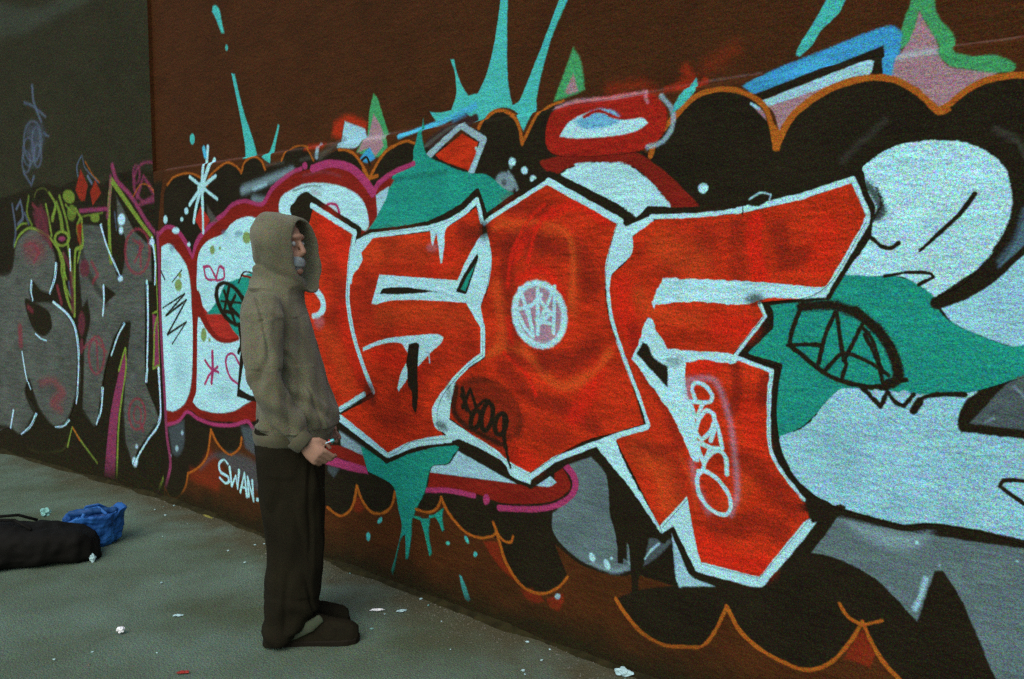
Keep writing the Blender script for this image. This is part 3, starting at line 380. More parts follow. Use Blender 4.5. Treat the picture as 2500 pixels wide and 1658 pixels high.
('s','m','redbright',0.0459,0.40249999999999997,0.1,0,1,[76.2,75.8],[4252,1070,4284,963]),
('s','m','orangered',0.0588,0.345,0.1,0,1,[69.2,70.3],[4243,817,4184,721]),
('s','m','reddark',0.0407,0.45999999999999996,0.1,0,1,[53.1,49.5,52.7],[3075,1636,3259,1683,3347,1632]),
('s','m','orangered',0.0182,0.6325,0.1,0,1,[25.1,23.7,22.7,25.5,28.4,28.6],[3064,1705,3146,1727,3346,1721,3462,1677,3494,1566,3484,1406]),
('s','m','orangered',0.0183,0.575,0.1,0,1,[29.0,27.6,30.1,29.5,25.8,26.6,27.1],[3026,1165,3122,1206,3260,1181,3371,1090,3497,1076,3617,1159,3665,1209]),
('s','m','redbright',0.0122,0.69,0.1,0,1,[19.6,18.7,17.2],[3259,1567,3303,1698,3389,1776]),
('s','m','redbright',0.0125,0.575,0.1,0,1,[20.7,20.0,18.2,16.8],[3146,1465,3169,1601,3259,1732,3346,1794]),
('s','m','redbright',0.0095,0.69,0.1,0,1,[16.3,16.6,17.5],[3122,1189,3260,1097,3305,1025]),
('s','m','reddark',0.0317,0.45999999999999996,0.1,0,1,[54.1,45.3,41.1],[3157,1217,3192,1160,3349,1138]),
('s','m','orangered',0.0125,0.45999999999999996,0.1,0,1,[15.7,15.5,15.3],[3985,878,4037,782,4056,697]),
('s','m','orangered',0.0105,0.45999999999999996,0.1,0,1,[14.8,14.6,14.4],[3846,858,3901,759,3920,671]),
('s','m','reddark',0.0209,0.45999999999999996,0.1,0,1,[32.9,30.5,29.1],[3809,899,3881,878,3968,905]),
('s','m','reddark',0.0603,0.2875,0.1,0,1,[89.1,84.8,85.5],[3954,1680,4037,1621,4162,1674]),
('s','m','reddark',0.0816,0.2875,0.1,0,1,[97.9,92.6,90.6],[2379,1647,2638,1606,2853,1639]),
('s','m','reddark',0.0524,0.345,0.1,0,1,[80.6,86.5,91.3],[2798,1351,2927,1248,2926,1158]),
('s','m','redbright',0.0612,0.45999999999999996,0.1,0,1,[84.1,85.8],[2800,1604,2693,1532]),
('s','m','reddark',0.0672,0.40249999999999997,0.1,0,1,[79.5,76.4],[2332,798,2573,865]),
('s','m','reddark',0.0498,0.45999999999999996,0.1,0,1,[79.9,78.2],[3049,795,3169,759]),
('s','m','reddark',0.0124,0.01,0.1,0,1,[11.8,11.8],[4037,827,4093,468]),
('s','m','white',0.0055,1,0.1,0,0,[30.3,28.7],[1757,1864,2116,1715]),
('s','m','white',0.0053,1,0.1,0,1,[28.9,29.4,29.9,30.3,29.8,29.0,28.2,27.7],[2116,1715,2080,1591,2064,1487,2054,1382,2081,1254,2116,1164,2175,1051,2247,936]),
('s','m','white',0.0054,1,0.1,0,1,[25.9,26.7],[2176,918,1972,818]),
('p','m','white',0.0053,1,0.12,1,0,0,[2122,1663,2238,1696,2262,1686,2171,1616,2180,1581,2144,1540,2102,1509,2088,1462,2056,1462,2065,1566,2089,1669]),
('s','m','white',0.0047,1,0.1,0,0,[27.8,26.0,24.9,24.2,24.5,25.9,26.4],[2134,1666,2244,1698,2433,1707,2651,1720,2796,1746,2889,1783,2965,1831]),
('s','m','white',0.0042,1,0.1,0,0,[21.4,21.3],[2967,1832,2996,1738]),
('p','m','white',0.0068,1,0.12,1,0,0,[2645,1724,2796,1752,2809,1738,2769,1707,2762,1643,2747,1564,2737,1562,2724,1634,2711,1704,2704,1681,2686,1639,2676,1663,2669,1705]),
('p','m','pink',0.0228,0.4,0.1,1,0,0,[2720,1634,2718,1628,2711,1622,2701,1618,2689,1616,2676,1616,2663,1619,2653,1623,2646,1629,2644,1635,2646,1641,2653,1647,2663,1651,2676,1653,2689,1652,2702,1650,2712,1646,2718,1640]),
('p','m','white',0.0044,1,0.12,1,0,0,[2306,1510,2847,1488,2887,1555,2952,1639,2996,1683,3027,1691,3045,1638,3053,1563,3033,1475,2982,1362,3007,1287,2976,1299,2899,1391,2612,1395,2389,1387,2279,1366,2243,1368]),
('p','m','black',0.0049,1,0.12,1,0,0,[2308,1417,2336,1445,2504,1451,2712,1437,2503,1421]),
('p','m','black',0.0043,1,0.12,1,0,0,[2967,1604,2974,1586,2899,1428,2835,1439,2887,1514]),
('p','m','teal',0.0043,1,0.12,1,0,0,[2956,1559,2894,1443,2865,1450,2906,1505]),
('s','m','white',0.0043,1,0.1,0,0,[27.0,27.2,25.0,21.6,23.0,24.0],[2972,1374,2999,1287,2999,1170,2913,1121,2817,1044,2755,979]),
('p','m','white',0.0044,1,0.12,1,0,0,[2831,1032,2749,992,2678,908,2674,864,2698,813,2761,793,2802,769,2856,781,3074,734,3129,710,3165,666,3271,649,3284,695,3165,725,3062,773,2896,824,2789,863,2796,925]),
('p','m','black',0.0276,0.75,0.1,1,0,0,[2766,812,2758,808,2747,805,2735,805,2722,808,2710,814,2701,821,2696,829,2696,836,2700,843,2708,848,2719,850,2732,849,2745,846,2756,841,2765,834,2770,826,2770,819]),
('p','m','grey',0.0181,0.5,0.1,1,0,0,[2799,996,2798,981,2795,968,2791,957,2785,951,2780,951,2775,956,2770,965,2768,978,2767,993,2768,1009,2771,1022,2775,1033,2781,1038,2786,1039,2791,1034,2795,1025,2798,1012]),
('s','m','white',0.0036,1,0.1,0,0,[24.3,23.2,22.1,21.4,20.9],[3261,672,3400,772,3600,862,3733,921,3844,961]),
('p','m','white',0.0053,1,0.12,1,0,0,[1967,792,1980,794,2361,648,2364,626,2336,624,1961,754]),
('p','m','white',0.0048,1,0.12,1,0,0,[2345,646,2531,730,2747,786,2808,780,2801,760,2567,708,2360,625]),
('s','m','white',0.0034,1,0.1,0,1,[18.2,18.3,18.5,18.8,19.0,19.1],[3850,968,3805,1073,3758,1167,3690,1320,3666,1411,3658,1488]),
('s','m','white',0.004,1,0.1,0,0,[21.5,20.7,19.3],[3008,1730,3052,1755,3363,1885]),
('s','m','white',0.0035,1,0.1,0,0,[28.0,26.2],[3363,1885,3713,1716]),
('p','m','white',0.0033,1,0.12,1,0,0,[3708,1720,3737,1696,3851,1732,3864,1711,3847,1704,3770,1661,3774,1626,3762,1588,3682,1523,3668,1464,3648,1463,3650,1562,3676,1644,3701,1713]),
('s','m','white',0.003,1,0.1,0,0,[17.6,16.9,16.4],[3849,1727,4035,1725,4191,1734]),
('s','m','white',0.0027,1,0.1,0,0,[22.1,21.0,20.3],[4191,1735,4413,1770,4573,1813]),
('s','m','white',0.0025,1,0.1,0,0,[14.4,14.4,15.2,15.7],[4577,1810,4625,1704,4619,1676,4507,1479]),
('p','m','white',0.0029,1,0.2,2,0,0,[3903,1509,4197,1501,4225,1502,4481,1483,4523,1497,4502,1449,4297,1442,4218,1424,4041,1425,3931,1418,3874,1411,3869,1394,3856,1418]),
('p','m','white',0.0031,1,0.15,2,0,0,[3844,1363,3821,1326,3804,1275,3775,1206,3938,1030,4005,924,4039,861,4065,863,4050,990,4032,1046,4004,1131,4003,1212,4082,1225,4183,1222,4206,1233,4195,1254,4178,1253,3929,1256,3879,1321,3865,1350]),
('p','m','black',0.0065,1,0.12,1,0,0,[3821,1274,3844,1262,3872,1218,3930,1192,3932,1112,3891,1147,3832,1196,3795,1228]),
('p','m','grey',0.0253,0.5,0.1,1,0,0,[3990,1215,3988,1208,3982,1201,3973,1196,3962,1193,3951,1192,3939,1193,3930,1197,3924,1203,3922,1210,3924,1217,3930,1224,3939,1229,3950,1232,3962,1233,3973,1231,3982,1228,3988,1222]),
('s','m','white',0.0028,1,0.1,0,0,[13.0,12.8,13.0],[4280,1426,4300,1386,4195,1252]),
('s','m','white',0.0028,1,0.1,0,1,[14.3,13.5,12.7,12.1,11.4,10.3],[4195,1243,4328,1207,4321,1133,4327,958,4367,883,4449,798]),
('p','m','white',0.0031,1,0.12,1,0,0,[4017,731,4031,673,4058,565,4081,501,4220,504,4221,468,4119,465,4056,469,4012,535,3962,613,3914,576,3905,602]),
('p','m','white',0.0043,1,0.12,1,0,0,[4084,507,4303,507,4459,733,4500,743,4437,646,4340,513,4304,471,4205,466,4060,467]),
('p','m','white',0.0034,1,0.2,1.6,0,0,[3610,859,3699,909,3734,827,3815,714,3900,608,3909,576,3760,729,3636,830]),
('s','m','black',0.0028,1,0.1,0,1,[4.5,4.5],[4209,1749,4211,1722]),
('p','m','black',0.0042,1,0.12,1,0,0,[4229,1748,4259,1770,4303,1772,4323,1757,4303,1763,4269,1746]),
('s','m','white2',0.0042,1,0.1,0,1,[7.1,6.7,6.6,7.2],[4234,1771,4273,1789,4308,1781,4303,1758]),
('s','m','black',0.0458,0.75,0.1,0,1,[58.4,58.4],[3009,1718,3008,1692]),
('p','m','black',0.0335,0.5,0.1,1,0,0,[3042,1700,3038,1691,3028,1684,3013,1679,2994,1677,2973,1677,2954,1681,2938,1687,2928,1694,2924,1703,2928,1711,2938,1718,2954,1723,2973,1725,2994,1725,3013,1721,3028,1715,3038,1708]),
('p','m','black',0.042,0.8,0.1,1,0,0,[2252,944,2249,933,2243,922,2232,914,2220,909,2206,908,2194,910,2183,916,2177,926,2175,937,2177,948,2184,959,2195,967,2208,972,2221,973,2233,970,2244,964,2250,955]),
('p','m','black',0.0365,0.6,0.1,1,0,0,[2271,900,2269,888,2264,878,2258,870,2249,865,2240,864,2232,867,2225,874,2221,883,2220,894,2221,906,2226,916,2233,924,2242,928,2250,929,2259,926,2265,920,2269,910]),
('s','m','reddark',0.0528,0.5,0.1,0,1,[51.8,64.4,48.6],[2144,981,2240,929,2175,871]),
('p','m','black',0.0283,0.85,0.1,1,0,0,[4294,1442,4292,1437,4287,1432,4278,1428,4268,1426,4257,1425,4246,1427,4237,1430,4231,1435,4229,1441,4231,1446,4237,1451,4245,1455,4256,1457,4267,1458,4278,1456,4286,1453,4292,1448]),
('p','m','black',0.0268,0.9,0.1,1,0,0,[4509,787,4507,778,4501,770,4492,763,4480,758,4468,755,4457,756,4447,760,4440,766,4438,774,4440,782,4446,791,4455,798,4467,803,4479,805,4491,804,4500,801,4506,795]),
('p','m','black',0.0079,1,0.12,1,0,0,[4461,786,4576,796,4546,755,4475,725]),
('s','m','black',0.004,1,0.1,0,1,[17.1,14.7,12.4],[4557,780,4516,701,4454,615]),
('p','m','white',0.0049,1,0.12,1,0,0,[2169,1150,2308,1194,2455,1219,2710,1245,2754,1233,2737,1204,2681,1167,2580,1088,2565,1106,2499,1155,2455,1190,2307,1173,2172,1132]),
('s','m','white2',0.0047,1,0.1,0,1,[8.4,8.4],[2653,1158,2660,1112]),
('p','m','white',0.0049,1,0.12,1,0,0,[2499,1101,2509,1028,2467,985,2440,957,2428,971,2460,1049]),
('p','m','black',0.0048,1,0.12,1,0,0,[2515,1186,2567,1199,2588,1190,2576,1073,2579,966,2570,896,2561,865,2537,892,2534,961,2505,998,2506,1067,2495,1091,2507,1141]),
('s','m','white',0.0116,1,0.1,0,1,[31.4,33.8,40.9,44.9,31.6,28.6],[1685,1464,1758,1439,1832,1387,1845,1335,1808,1301,1757,1289]),
('p','m','pink',0.0403,0.4,0.1,1,0,0,[1850,1265,1847,1253,1840,1242,1828,1234,1814,1230,1798,1229,1784,1232,1773,1239,1765,1249,1763,1261,1766,1273,1774,1284,1786,1292,1800,1296,1816,1297,1830,1293,1841,1286,1848,1276]),
('p','m','greyblue2',0.0231,0.6,0.1,1,0,0,[3442,1380,3448,1336,3440,1294,3416,1258,3381,1233,3337,1222,3291,1226,3246,1246,3210,1280,3187,1322,3180,1369,3190,1413,3215,1449,3253,1473,3297,1482,3344,1475,3386,1454,3420,1421]),
('s','m','white',0.0115,1,0.1,1,0,[31.2,31.2,29.9,27.4,25.3,24.8,26.4,29.1,32.0,34.0,34.4,32.6,29.3,26.1,24.8,25.5,27.4,28.3],[3446,1383,3452,1340,3443,1299,3420,1264,3384,1239,3341,1228,3294,1233,3250,1252,3214,1284,3191,1326,3185,1371,3195,1414,3220,1450,3258,1473,3303,1482,3349,1476,3391,1455,3425,1423]),
('s','m','white',0.0078,1,0.1,0,0,[19.8,19.7,19.7],[3215,1458,3244,1391,3282,1300]),
('s','m','white',0.0078,1,0.1,0,0,[15.5,15.7,16.9],[3180,1367,3282,1392,3330,1435]),
('s','m','white',0.0079,1,0.1,0,0,[19.4,18.8,17.7],[3197,1364,3242,1299,3273,1275]),
('s','m','white',0.0078,1,0.1,0,0,[20.0,20.0],[3260,1380,3287,1267]),
('s','m','white',0.0077,1,0.1,0,0,[19.7,19.8],[3311,1459,3313,1277]),
('s','m','white',0.0076,1,0.1,0,0,[18.4,15.6,19.1],[3320,1319,3401,1469,3395,1286]),
('s','m','white',0.0076,1,0.1,0,0,[17.4,19.2,16.3],[3326,1410,3380,1362,3320,1319]),
('s','m','white',0.0076,1,0.1,0,0,[15.3,15.1],[3304,1335,3380,1321]),
('p','m','black',0.0254,0.55,0.12,1,1,0,[2843,1019,2916,1064,3013,1072,3136,1006,3213,926,3213,860,3136,810,3012,811,2883,851,2816,904]),
('s','m','black',0.0174,0.9,0.1,0,1,[35.4,36.7,35.7,29.9,27.6,26.7],[2835,1015,2816,939,2826,894,2883,851,3012,815,3136,789]),
('s','m','black',0.033,0.6,0.1,0,1,[23.4,24.1,27.6,30.2,29.4],[2926,1050,3050,1061,3157,1010,3220,930,3211,852]),
('s','m','black',0.0065,1,0.1,0,1,[20.7,16.1,22.7],[2874,927,2923,1014,2955,945]),
('s','m','black',0.0088,1,0.1,0,1,[26.1,26.0],[2874,1009,2899,921]),
('s','m','black',0.0065,1,0.1,1,0,[27.1,26.3,24.4,22.4,21.5,24.9,29.9,31.1,30.1,28.5,26.6,24.6,22.4,21.4,24.5,29.2,30.4,30.1],[2982,882,2975,868,2966,856,2956,848,2945,843,2936,844,2929,850,2925,859,2925,872,2928,885,2935,899,2944,911,2954,919,2965,923,2974,923,2981,917,2985,908,2985,895]),
('s','m','black',0.0064,1,0.1,1,0,[27.5,26.9,25.4,23.2,21.2,24.6,29.6,30.4,29.7,28.7,27.4,25.7,23.4,21.1,24.1,28.7,29.5,29.3],[3056,904,3049,883,3040,865,3028,851,3016,843,3005,843,2996,851,2991,865,2990,883,2993,905,3000,926,3010,944,3022,958,3034,965,3045,964,3053,957,3058,943,3059,925]),
('s','m','black',0.0062,1,0.1,1,0,[26.5,25.7,23.8,21.8,20.8,23.3,27.6,29.5,29.2,27.9,26.2,24.1,22.0,20.8,23.0,27.0,28.7,28.8],[3138,882,3132,866,3123,852,3112,842,3100,836,3089,836,3079,842,3073,852,3070,866,3072,882,3078,898,3087,912,3098,922,3110,928,3121,927,3131,922,3137,911,3140,897]),
('s','m','black',0.0086,1,0.1,0,1,[22.5,17.0,16.8,15.8],[2869,981,2925,905,3001,968,3038,975]),
('s','m','black',0.0062,1,0.1,0,1,[35.3,24.1,12.1],[3131,911,3126,823,3159,701]),
('s','m','lilac',0.0239,0.55,0.1,0,1,[16.0,17.0,17.4,17.2,16.8,16.3],[4030,1155,4119,1156,4173,1048,4197,937,4213,784,4192,701]),
('s','m','lilac',0.0309,0.45,0.1,0,1,[17.0,17.1,17.0],[4036,856,4054,785,4105,692]),
('s','m','lilac',0.0249,0.5,0.1,0,1,[26.6,26.6],[4014,1146,4015,1088]),
('s','m','white',0.0046,1,0.1,0,1,[16.6,16.5,14.3,15.3,16.2,14.1,15.0,14.7,15.3],[4043,1087,4031,1119,4042,1142,4079,1138,4109,1108,4102,1081,4022,1073,4049,1020,4074,1071]),
('s','m','white',0.0046,1,0.1,0,1,[15.2,14.1,15.3,16.6,14.4,14.7,15.6,16.2],[4119,1039,4090,1050,4062,1018,4050,968,4072,945,4104,975,4123,1021,4115,1042]),
('s','m','white',0.0045,1,0.1,0,1,[16.2,16.1,14.5,14.8,15.3],[4119,1031,4140,980,4154,924,4108,922,4056,935]),
('s','m','white',0.0045,1,0.1,0,1,[15.1,15.1],[4108,945,4124,988]),
('s','m','white',0.0046,1,0.1,0,1,[16.7,16.8,14.5,15.1],[4056,935,4061,911,4082,860,4105,916]),
('s','m','white',0.0045,1,0.1,0,1,[15.3,14.6,14.3,16.2,15.8],[4078,835,4098,886,4137,917,4167,895,4173,838]),
('s','m','white',0.0046,1,0.1,0,1,[14.2,14.6,16.3,17.2,16.3,14.0,15.0,16.3,16.2,15.4,14.6],[4082,841,4073,832,4058,810,4068,748,4114,704,4167,695,4190,725,4181,768,4144,809,4094,834,4061,831]),
('s','m','black',0.0129,1,0.1,0,1,[34.0,33.2,32.7],[4423,1422,4518,1429,4595,1409]),
('s','m','black',0.0086,1,0.1,0,1,[35.2,34.5,33.8,32.8,33.5],[4594,1413,4670,1353,4715,1282,4728,1217,4697,1195]),
('s','m','black',0.0039,1,0.1,0,1,[14.9,15.3,15.8,16.2,16.4,16.8,16.4,16.3],[4697,1184,4624,1185,4532,1203,4460,1244,4427,1270,4389,1299,4400,1363,4423,1418]),
('s','m','black',0.0039,1,0.1,0,1,[14.2,14.4,14.5],[4534,1407,4505,1337,4484,1243]),
('s','m','black',0.0038,1,0.1,0,1,[14.2,14.2,13.8,13.6],[4538,1407,4552,1324,4565,1257,4618,1373]),
('s','m','black',0.0037,1,0.1,0,1,[13.8,13.6,13.5],[4626,1343,4665,1271,4686,1199]),
('s','m','black',0.004,1,0.1,0,1,[14.6,14.4,14.3],[4381,1295,4442,1302,4494,1302]),
('s','m','black',0.0038,1,0.1,0,1,[14.0,13.9,13.9,13.8],[4505,1221,4561,1279,4636,1262,4703,1223]),
('s','m','black',0.0038,1,0.1,0,1,[13.9,14.0,14.1],[4562,1206,4572,1247,4569,1264]),
('s','m','black',0.0037,1,0.1,0,1,[13.8,13.6,13.5],[4618,1365,4649,1330,4681,1236]),
('s','m','black',0.0037,1,0.1,0,1,[15.5,15.4,14.7,14.5,15.1,14.2,13.7],[4624,1177,4651,1157,4681,1127,4701,1174,4723,1146,4748,1136,4775,1173]),
('p','m','white2',0.0025,1,0.1,1,0,0,[4681,1168,4680,1164,4678,1160,4675,1156,4670,1154,4666,1154,4661,1155,4657,1157,4655,1161,4654,1165,4655,1170,4657,1174,4660,1177,4665,1179,4669,1179,4674,1178,4677,1176,4680,1172]),
('p','m','white2',0.0024,1,0.1,1,0,0,[4764,1172,4764,1168,4761,1164,4757,1161,4752,1159,4747,1159,4742,1160,4738,1162,4735,1165,4734,1169,4735,1174,4737,1178,4741,1181,4746,1183,4751,1183,4756,1182,4761,1180,4763,1176]),
('s','m','black',0.0037,1,0.1,0,1,[13.7,13.4,13.2],[4639,1183,4697,1195,4753,1215]),
('s','m','black',0.0035,1,0.1,0,1,[22.7,22.6],[4776,1125,4793,1157]),
('s','m','black',0.0035,1,0.1,0,1,[10.5,12.6,14.6,16.3],[4793,1161,4812,1172,4849,1181,4913,1187]),
('p','m','black',0.0085,1,0.3,1,0,0,[-72,2166,150,2163,88,1998,36,1750,36,1416,47,1013,63,743,52,496,83,280,23,77,6,1,-126,-23]),
('p','m','brown',0.0335,0.9,0.12,1,0,0,[-238,2501,138,2460,157,2098,-90,2087]),
('s','m','purple',0.0127,1,0.1,0,1,[34.4,34.5,34.7,34.8,34.9,35.2,33.7,30.1],[26,1763,36,1577,30,1255,40,985,57,742,65,443,104,250,23,77]),
('s','m','orange',0.0086,1,0.1,0,1,[17.4,17.5],[11,75,7,18]),
('p','s','sideblack',0.0287,1,0.35,1,0,0,[-4000,1948,-2112,2109,-1826,2136,-1487,2164,-1236,2136,-1020,2168,-650,2118,-509,2166,-220,2188,126,2140,130,-212,-4000,-789]),
('p','s','sidepatch',0.089,0.5,0.12,1,0,0,[-4000,4157,-1891,3539,-1496,3456,-1060,3466,-493,3497,-748,3382,-1253,3342,-1709,3306,-1913,3325,-4000,3485]),
('s','s','bluegrey2',0.024,0.7,0.1,0,1,[32.4,29.6,26.9],[-1625,2905,-1611,2787,-1507,2631]),
('s','s','bluegrey2',0.0241,0.7,0.1,0,1,[16.3,17.3,18.3],[-1764,2798,-1614,2753,-1435,2659]),
('s','s','bluegrey2',0.0247,0.7,0.1,0,1,[24.3,16.9,28.8],[-1830,2275,-1709,2172,-1665,2229]),
('s','s','bluegrey2',0.0235,0.7,0.1,0,1,[17.3,17.2],[-1471,2541,-1400,2512]),
('s','s','bluegrey2',0.0243,0.55,0.1,1,0,[25.7,24.9,21.7,17.1,13.0,13.1,17.7,22.8,26.3,27.4,26.0,22.4,17.3,12.9,12.9,17.1,21.8,23.6],[-1510,2485,-1523,2434,-1552,2391,-1594,2360,-1643,2345,-1694,2349,-1741,2371,-1777,2408,-1798,2456,-1802,2510,-1788,2562,-1757,2606,-1715,2636,-1665,2649,-1614,2644,-1569,2622,-1534,2585,-1514,2537]),
('s','s','bluegrey2',0.0246,0.55,0.1,1,0,[26.3,25.5,22.4,17.7,13.1,13.3,18.3,23.4,26.6,27.5,26.2,22.8,17.8,13.1,13.1,17.9,22.7,24.5],[-1635,2419,-1644,2384,-1663,2354,-1690,2332,-1722,2322,-1755,2324,-1785,2339,-1808,2364,-1821,2397,-1824,2434,-1814,2469,-1794,2499,-1767,2521,-1735,2530,-1702,2528,-1673,2513,-1650,2487,-1637,2455]),
('s','s','bluegrey2',0.0241,0.55,0.1,1,0,[26.0,25.7,24.3,20.8,14.1,14.4,21.4,25.0,26.4,26.7,26.2,24.7,21.0,14.1,14.1,20.9,24.4,25.3],[-1537,2472,-1545,2431,-1560,2396,-1580,2370,-1603,2357,-1626,2359,-1646,2375,-1661,2404,-1669,2441,-1669,2483,-1661,2525,-1646,2560,-1625,2586,-1603,2598,-1580,2596,-1560,2580,-1545,2551,-1537,2514]),
('s','s','bluegrey2',0.0248,0.55,0.1,1,0,[26.6,25.9,22.9,18.2,13.3,13.5,18.9,24.0,26.9,27.6,26.4,23.3,18.3,13.3,13.4,18.6,23.4,25.1],[-1709,2347,-1716,2320,-1730,2297,-1750,2280,-1773,2272,-1796,2274,-1818,2285,-1834,2304,-1844,2329,-1845,2357,-1838,2384,-1824,2408,-1804,2424,-1781,2432,-1757,2430,-1736,2419,-1720,2400,-1710,2375]),
('s','s','bluegrey2',0.0241,0.55,0.1,1,0,[25.9,25.4,23.2,19.0,13.4,13.6,19.7,24.0,26.1,26.6,25.8,23.5,19.2,13.4,13.5,19.3,23.5,24.8],[-1526,2380,-1532,2352,-1545,2327,-1562,2309,-1583,2300,-1603,2301,-1622,2313,-1636,2333,-1644,2360,-1644,2389,-1638,2418,-1625,2443,-1608,2461,-1587,2469,-1567,2467,-1549,2456,-1535,2436,-1527,2409]),
('s','s','bluegrey2',0.1068,0.35,0.1,0,1,[84.6,162.7,150.5],[-1713,2580,-1551,2534,-1664,2391]),
('p','s','greyfill',0.0149,1,0.5,1,1,'grey_letter',[-2145,1517,-2006,1744,-1738,1843,-1515,1791,-1377,1672,-1348,1578,-1419,1427,-1485,1342,-1629,1355,-1744,1423,-1792,1359,-1772,1279,-1438,1281,-1224,1195,-1114,1105,-1074,922,-1109,643,-1146,572,-1280,391,-1492,314,-1680,381,-1788,471,-1889,645,-1942,539,-1796,385,-2071,186,-2281,219,-2955,161,-2811,1376]),
('p','s','sideblack',0.0249,1,0.12,1,1,0,[-1772,1279,-1510,1207,-1469,1084,-1594,1015,-1727,1034,-1817,1101,-1877,1196,-1896,1292]),
('s','s','sideblack',0.0248,0.9,0.1,1,1,[57.5,45.7,28.7,35.7,48.7,56.5,51.3,31.5,33.7,28.8,60.9,32.2,30.0,38.2,51.8,55.0,53.5,45.5,36.4,29.3,43.9,56.7,41.8,63.9,57.6,31.5,31.6,74.8,73.1],[-2145,1517,-2006,1744,-1738,1843,-1515,1791,-1377,1672,-1348,1578,-1419,1427,-1485,1342,-1629,1355,-1744,1423,-1792,1359,-1772,1279,-1438,1281,-1224,1195,-1114,1105,-1074,922,-1109,643,-1146,572,-1280,391,-1492,314,-1680,381,-1788,471,-1889,645,-1942,539,-1796,385,-2071,186,-2281,219,-2955,161,-2811,1376]),
('p','s','greyfill',0.0124,1,0.5,1,0,'grey_letter',[-939,1858,-671,1841,-463,1457,-438,1578,-479,1844,-474,2053,-390,1966,-246,1796,-42,1684,-42,1442,-127,1428,-168,778,-44,595,-13,529,-293,286,-379,173,-477,320,-488,551,-436,843,-350,1159,-436,1156,-563,1036,-677,855,-752,679,-837,396,-897,375,-1067,494,-1098,705,-1048,951,-1008,1223,-1041,1550]),
('s','s','sideblack',0.0166,0.9,0.1,1,0,[20.5,29.4,31.7,37.4,37.5,32.9,29.9,26.8,31.4,33.1,34.6,36.1,33.5,27.3,26.1,23.4,38.8,37.9,36.3,37.0,24.0,31.1,34.7,37.3,36.0,28.7,40.8,42.8,41.4,41.9,42.0],[-939,1858,-671,1841,-463,1457,-438,1578,-479,1844,-474,2053,-390,1966,-246,1796,-42,1684,-42,1442,-127,1428,-168,778,-44,595,-13,529,-293,286,-379,173,-477,320,-488,551,-436,843,-350,1159,-436,1156,-563,1036,-677,855,-752,679,-837,396,-897,375,-1067,494,-1098,705,-1048,951,-1008,1223,-1041,1550]),
('p','s','sideblack',0.0168,1,0.12,1,0,0,[-674,1421,-513,1358,-702,1267]),
('p','s','sideblack',0.0189,1,0.12,1,0,0,[-1322,1580,-1247,1429,-1201,1247,-1438,1287,-1657,1342,-1485,1339,-1397,1458]),
('s','s','sideblack',0.0226,1,0.1,0,1,[53.7,54.8,54.5,53.8,53.7],[-1039,1580,-1080,1221,-1025,1012,-1030,801,-1079,492]),
('s','s','sideblack',0.0238,0.8,0.1,0,1,[26.7,31.9,39.1],[-1638,1831,-1398,1734,-1297,1580]),
('s','s','sideblack',0.0348,0.6,0.1,0,1,[70.5,66.9,55.3,52.4],[-983,1815,-949,1579,-815,1434,-644,1292]),
('p','s','sideblack',0.0168,1,0.12,1,0,0,[-350,1159,-392,1016,-480,667,-522,373,-718,291,-841,336,-722,779,-597,947,-448,1127]),
('p','s','sideblack',0.0116,1,0.12,1,0,0,[-106,1450,-5,1321,-85,1142,-90,906,-150,752]),
('p','s','sideblack',0.0163,1,0.12,1,0,0,[-659,1841,-402,1800,-357,1689,-443,1438]),
('p','s','sideblack',0.0268,1,0.12,1,0,0,[-1038,1222,-912,1315,-882,1168,-953,1016,-1042,800,-1060,950]),
('p','s','purple',0.0126,1,0.12,1,0,0,[-427,972,-420,844,-559,483,-635,31,-783,33,-671,471,-538,778]),
('s','s','olive',0.0083,1,0.1,0,1,[21.6,20.7,21.1,21.8],[-426,983,-420,844,-542,485,-606,53]),
('s','s','olive',0.0083,1,0.1,0,1,[18.7,18.9],[-438,971,-524,822]),
('p','s','purple',0.0115,1,0.12,1,0,0,[-69,1238,27,1201,-2,874,-72,869,-70,1061]),
('s','s','olive',0.0077,1,0.1,0,1,[11.2,19.4,18.9,19.7,18.0,11.7],[-69,1238,21,1260,-45,1144,-65,979,-82,868,-1,901]),
('s','s','olive',0.0144,1,0.1,0,1,[31.3,25.2,18.9,22.0,28.0,36.5,37.4,33.9,30.2],[-2038,1712,-1944,1791,-1765,1844,-1515,1791,-1338,1687,-1253,1580,-1255,1416,-1198,1278,-1119,1198]),
('s','s','olive',0.0118,1,0.1,0,1,[47.2,41.5,35.2,29.2],[-528,2139,-386,2021,-167,1835,-38,1738]),
('s','s','olive',0.0124,1,0.1,0,1,[37.2,38.1,38.5,38.3],[-528,2139,-572,1973,-581,1700,-568,1578]),
('s','s','olive',0.0115,1,0.1,0,1,[24.5,24.5,24.7,24.8,22.5,20.5],[-12,1684,1,1416,7,874,39,328,26,188,-62,49]),
('s','s','olive',0.0134,1,0.1,0,1,[29.4,27.4,28.9,30.4],[-960,1890,-951,1700,-1068,1657,-1120,1186]),
('s','s','olive',0.0137,1,0.1,0,1,[30.3,30.5,30.6],[-1178,1730,-1148,1580,-1126,1400]),
('p','s','olive',0.0181,0.8,0.1,1,0,0,[-1054,2070,-1045,2053,-1047,2036,-1059,2022,-1079,2012,-1106,2007,-1137,2008,-1167,2015,-1192,2027,-1211,2042,-1220,2059,-1218,2076,-1206,2090,-1185,2101,-1157,2105,-1127,2104,-1097,2097,-1072,2085]),
('p','s','olive',0.018,0.6,0.1,1,0,0,[-1033,1934,-1039,1914,-1052,1897,-1071,1884,-1093,1878,-1116,1879,-1137,1886,-1154,1900,-1164,1918,-1166,1939,-1160,1959,-1147,1976,-1128,1989,-1106,1995,-1083,1994,-1062,1986,-1046,1972,-1036,1954]),
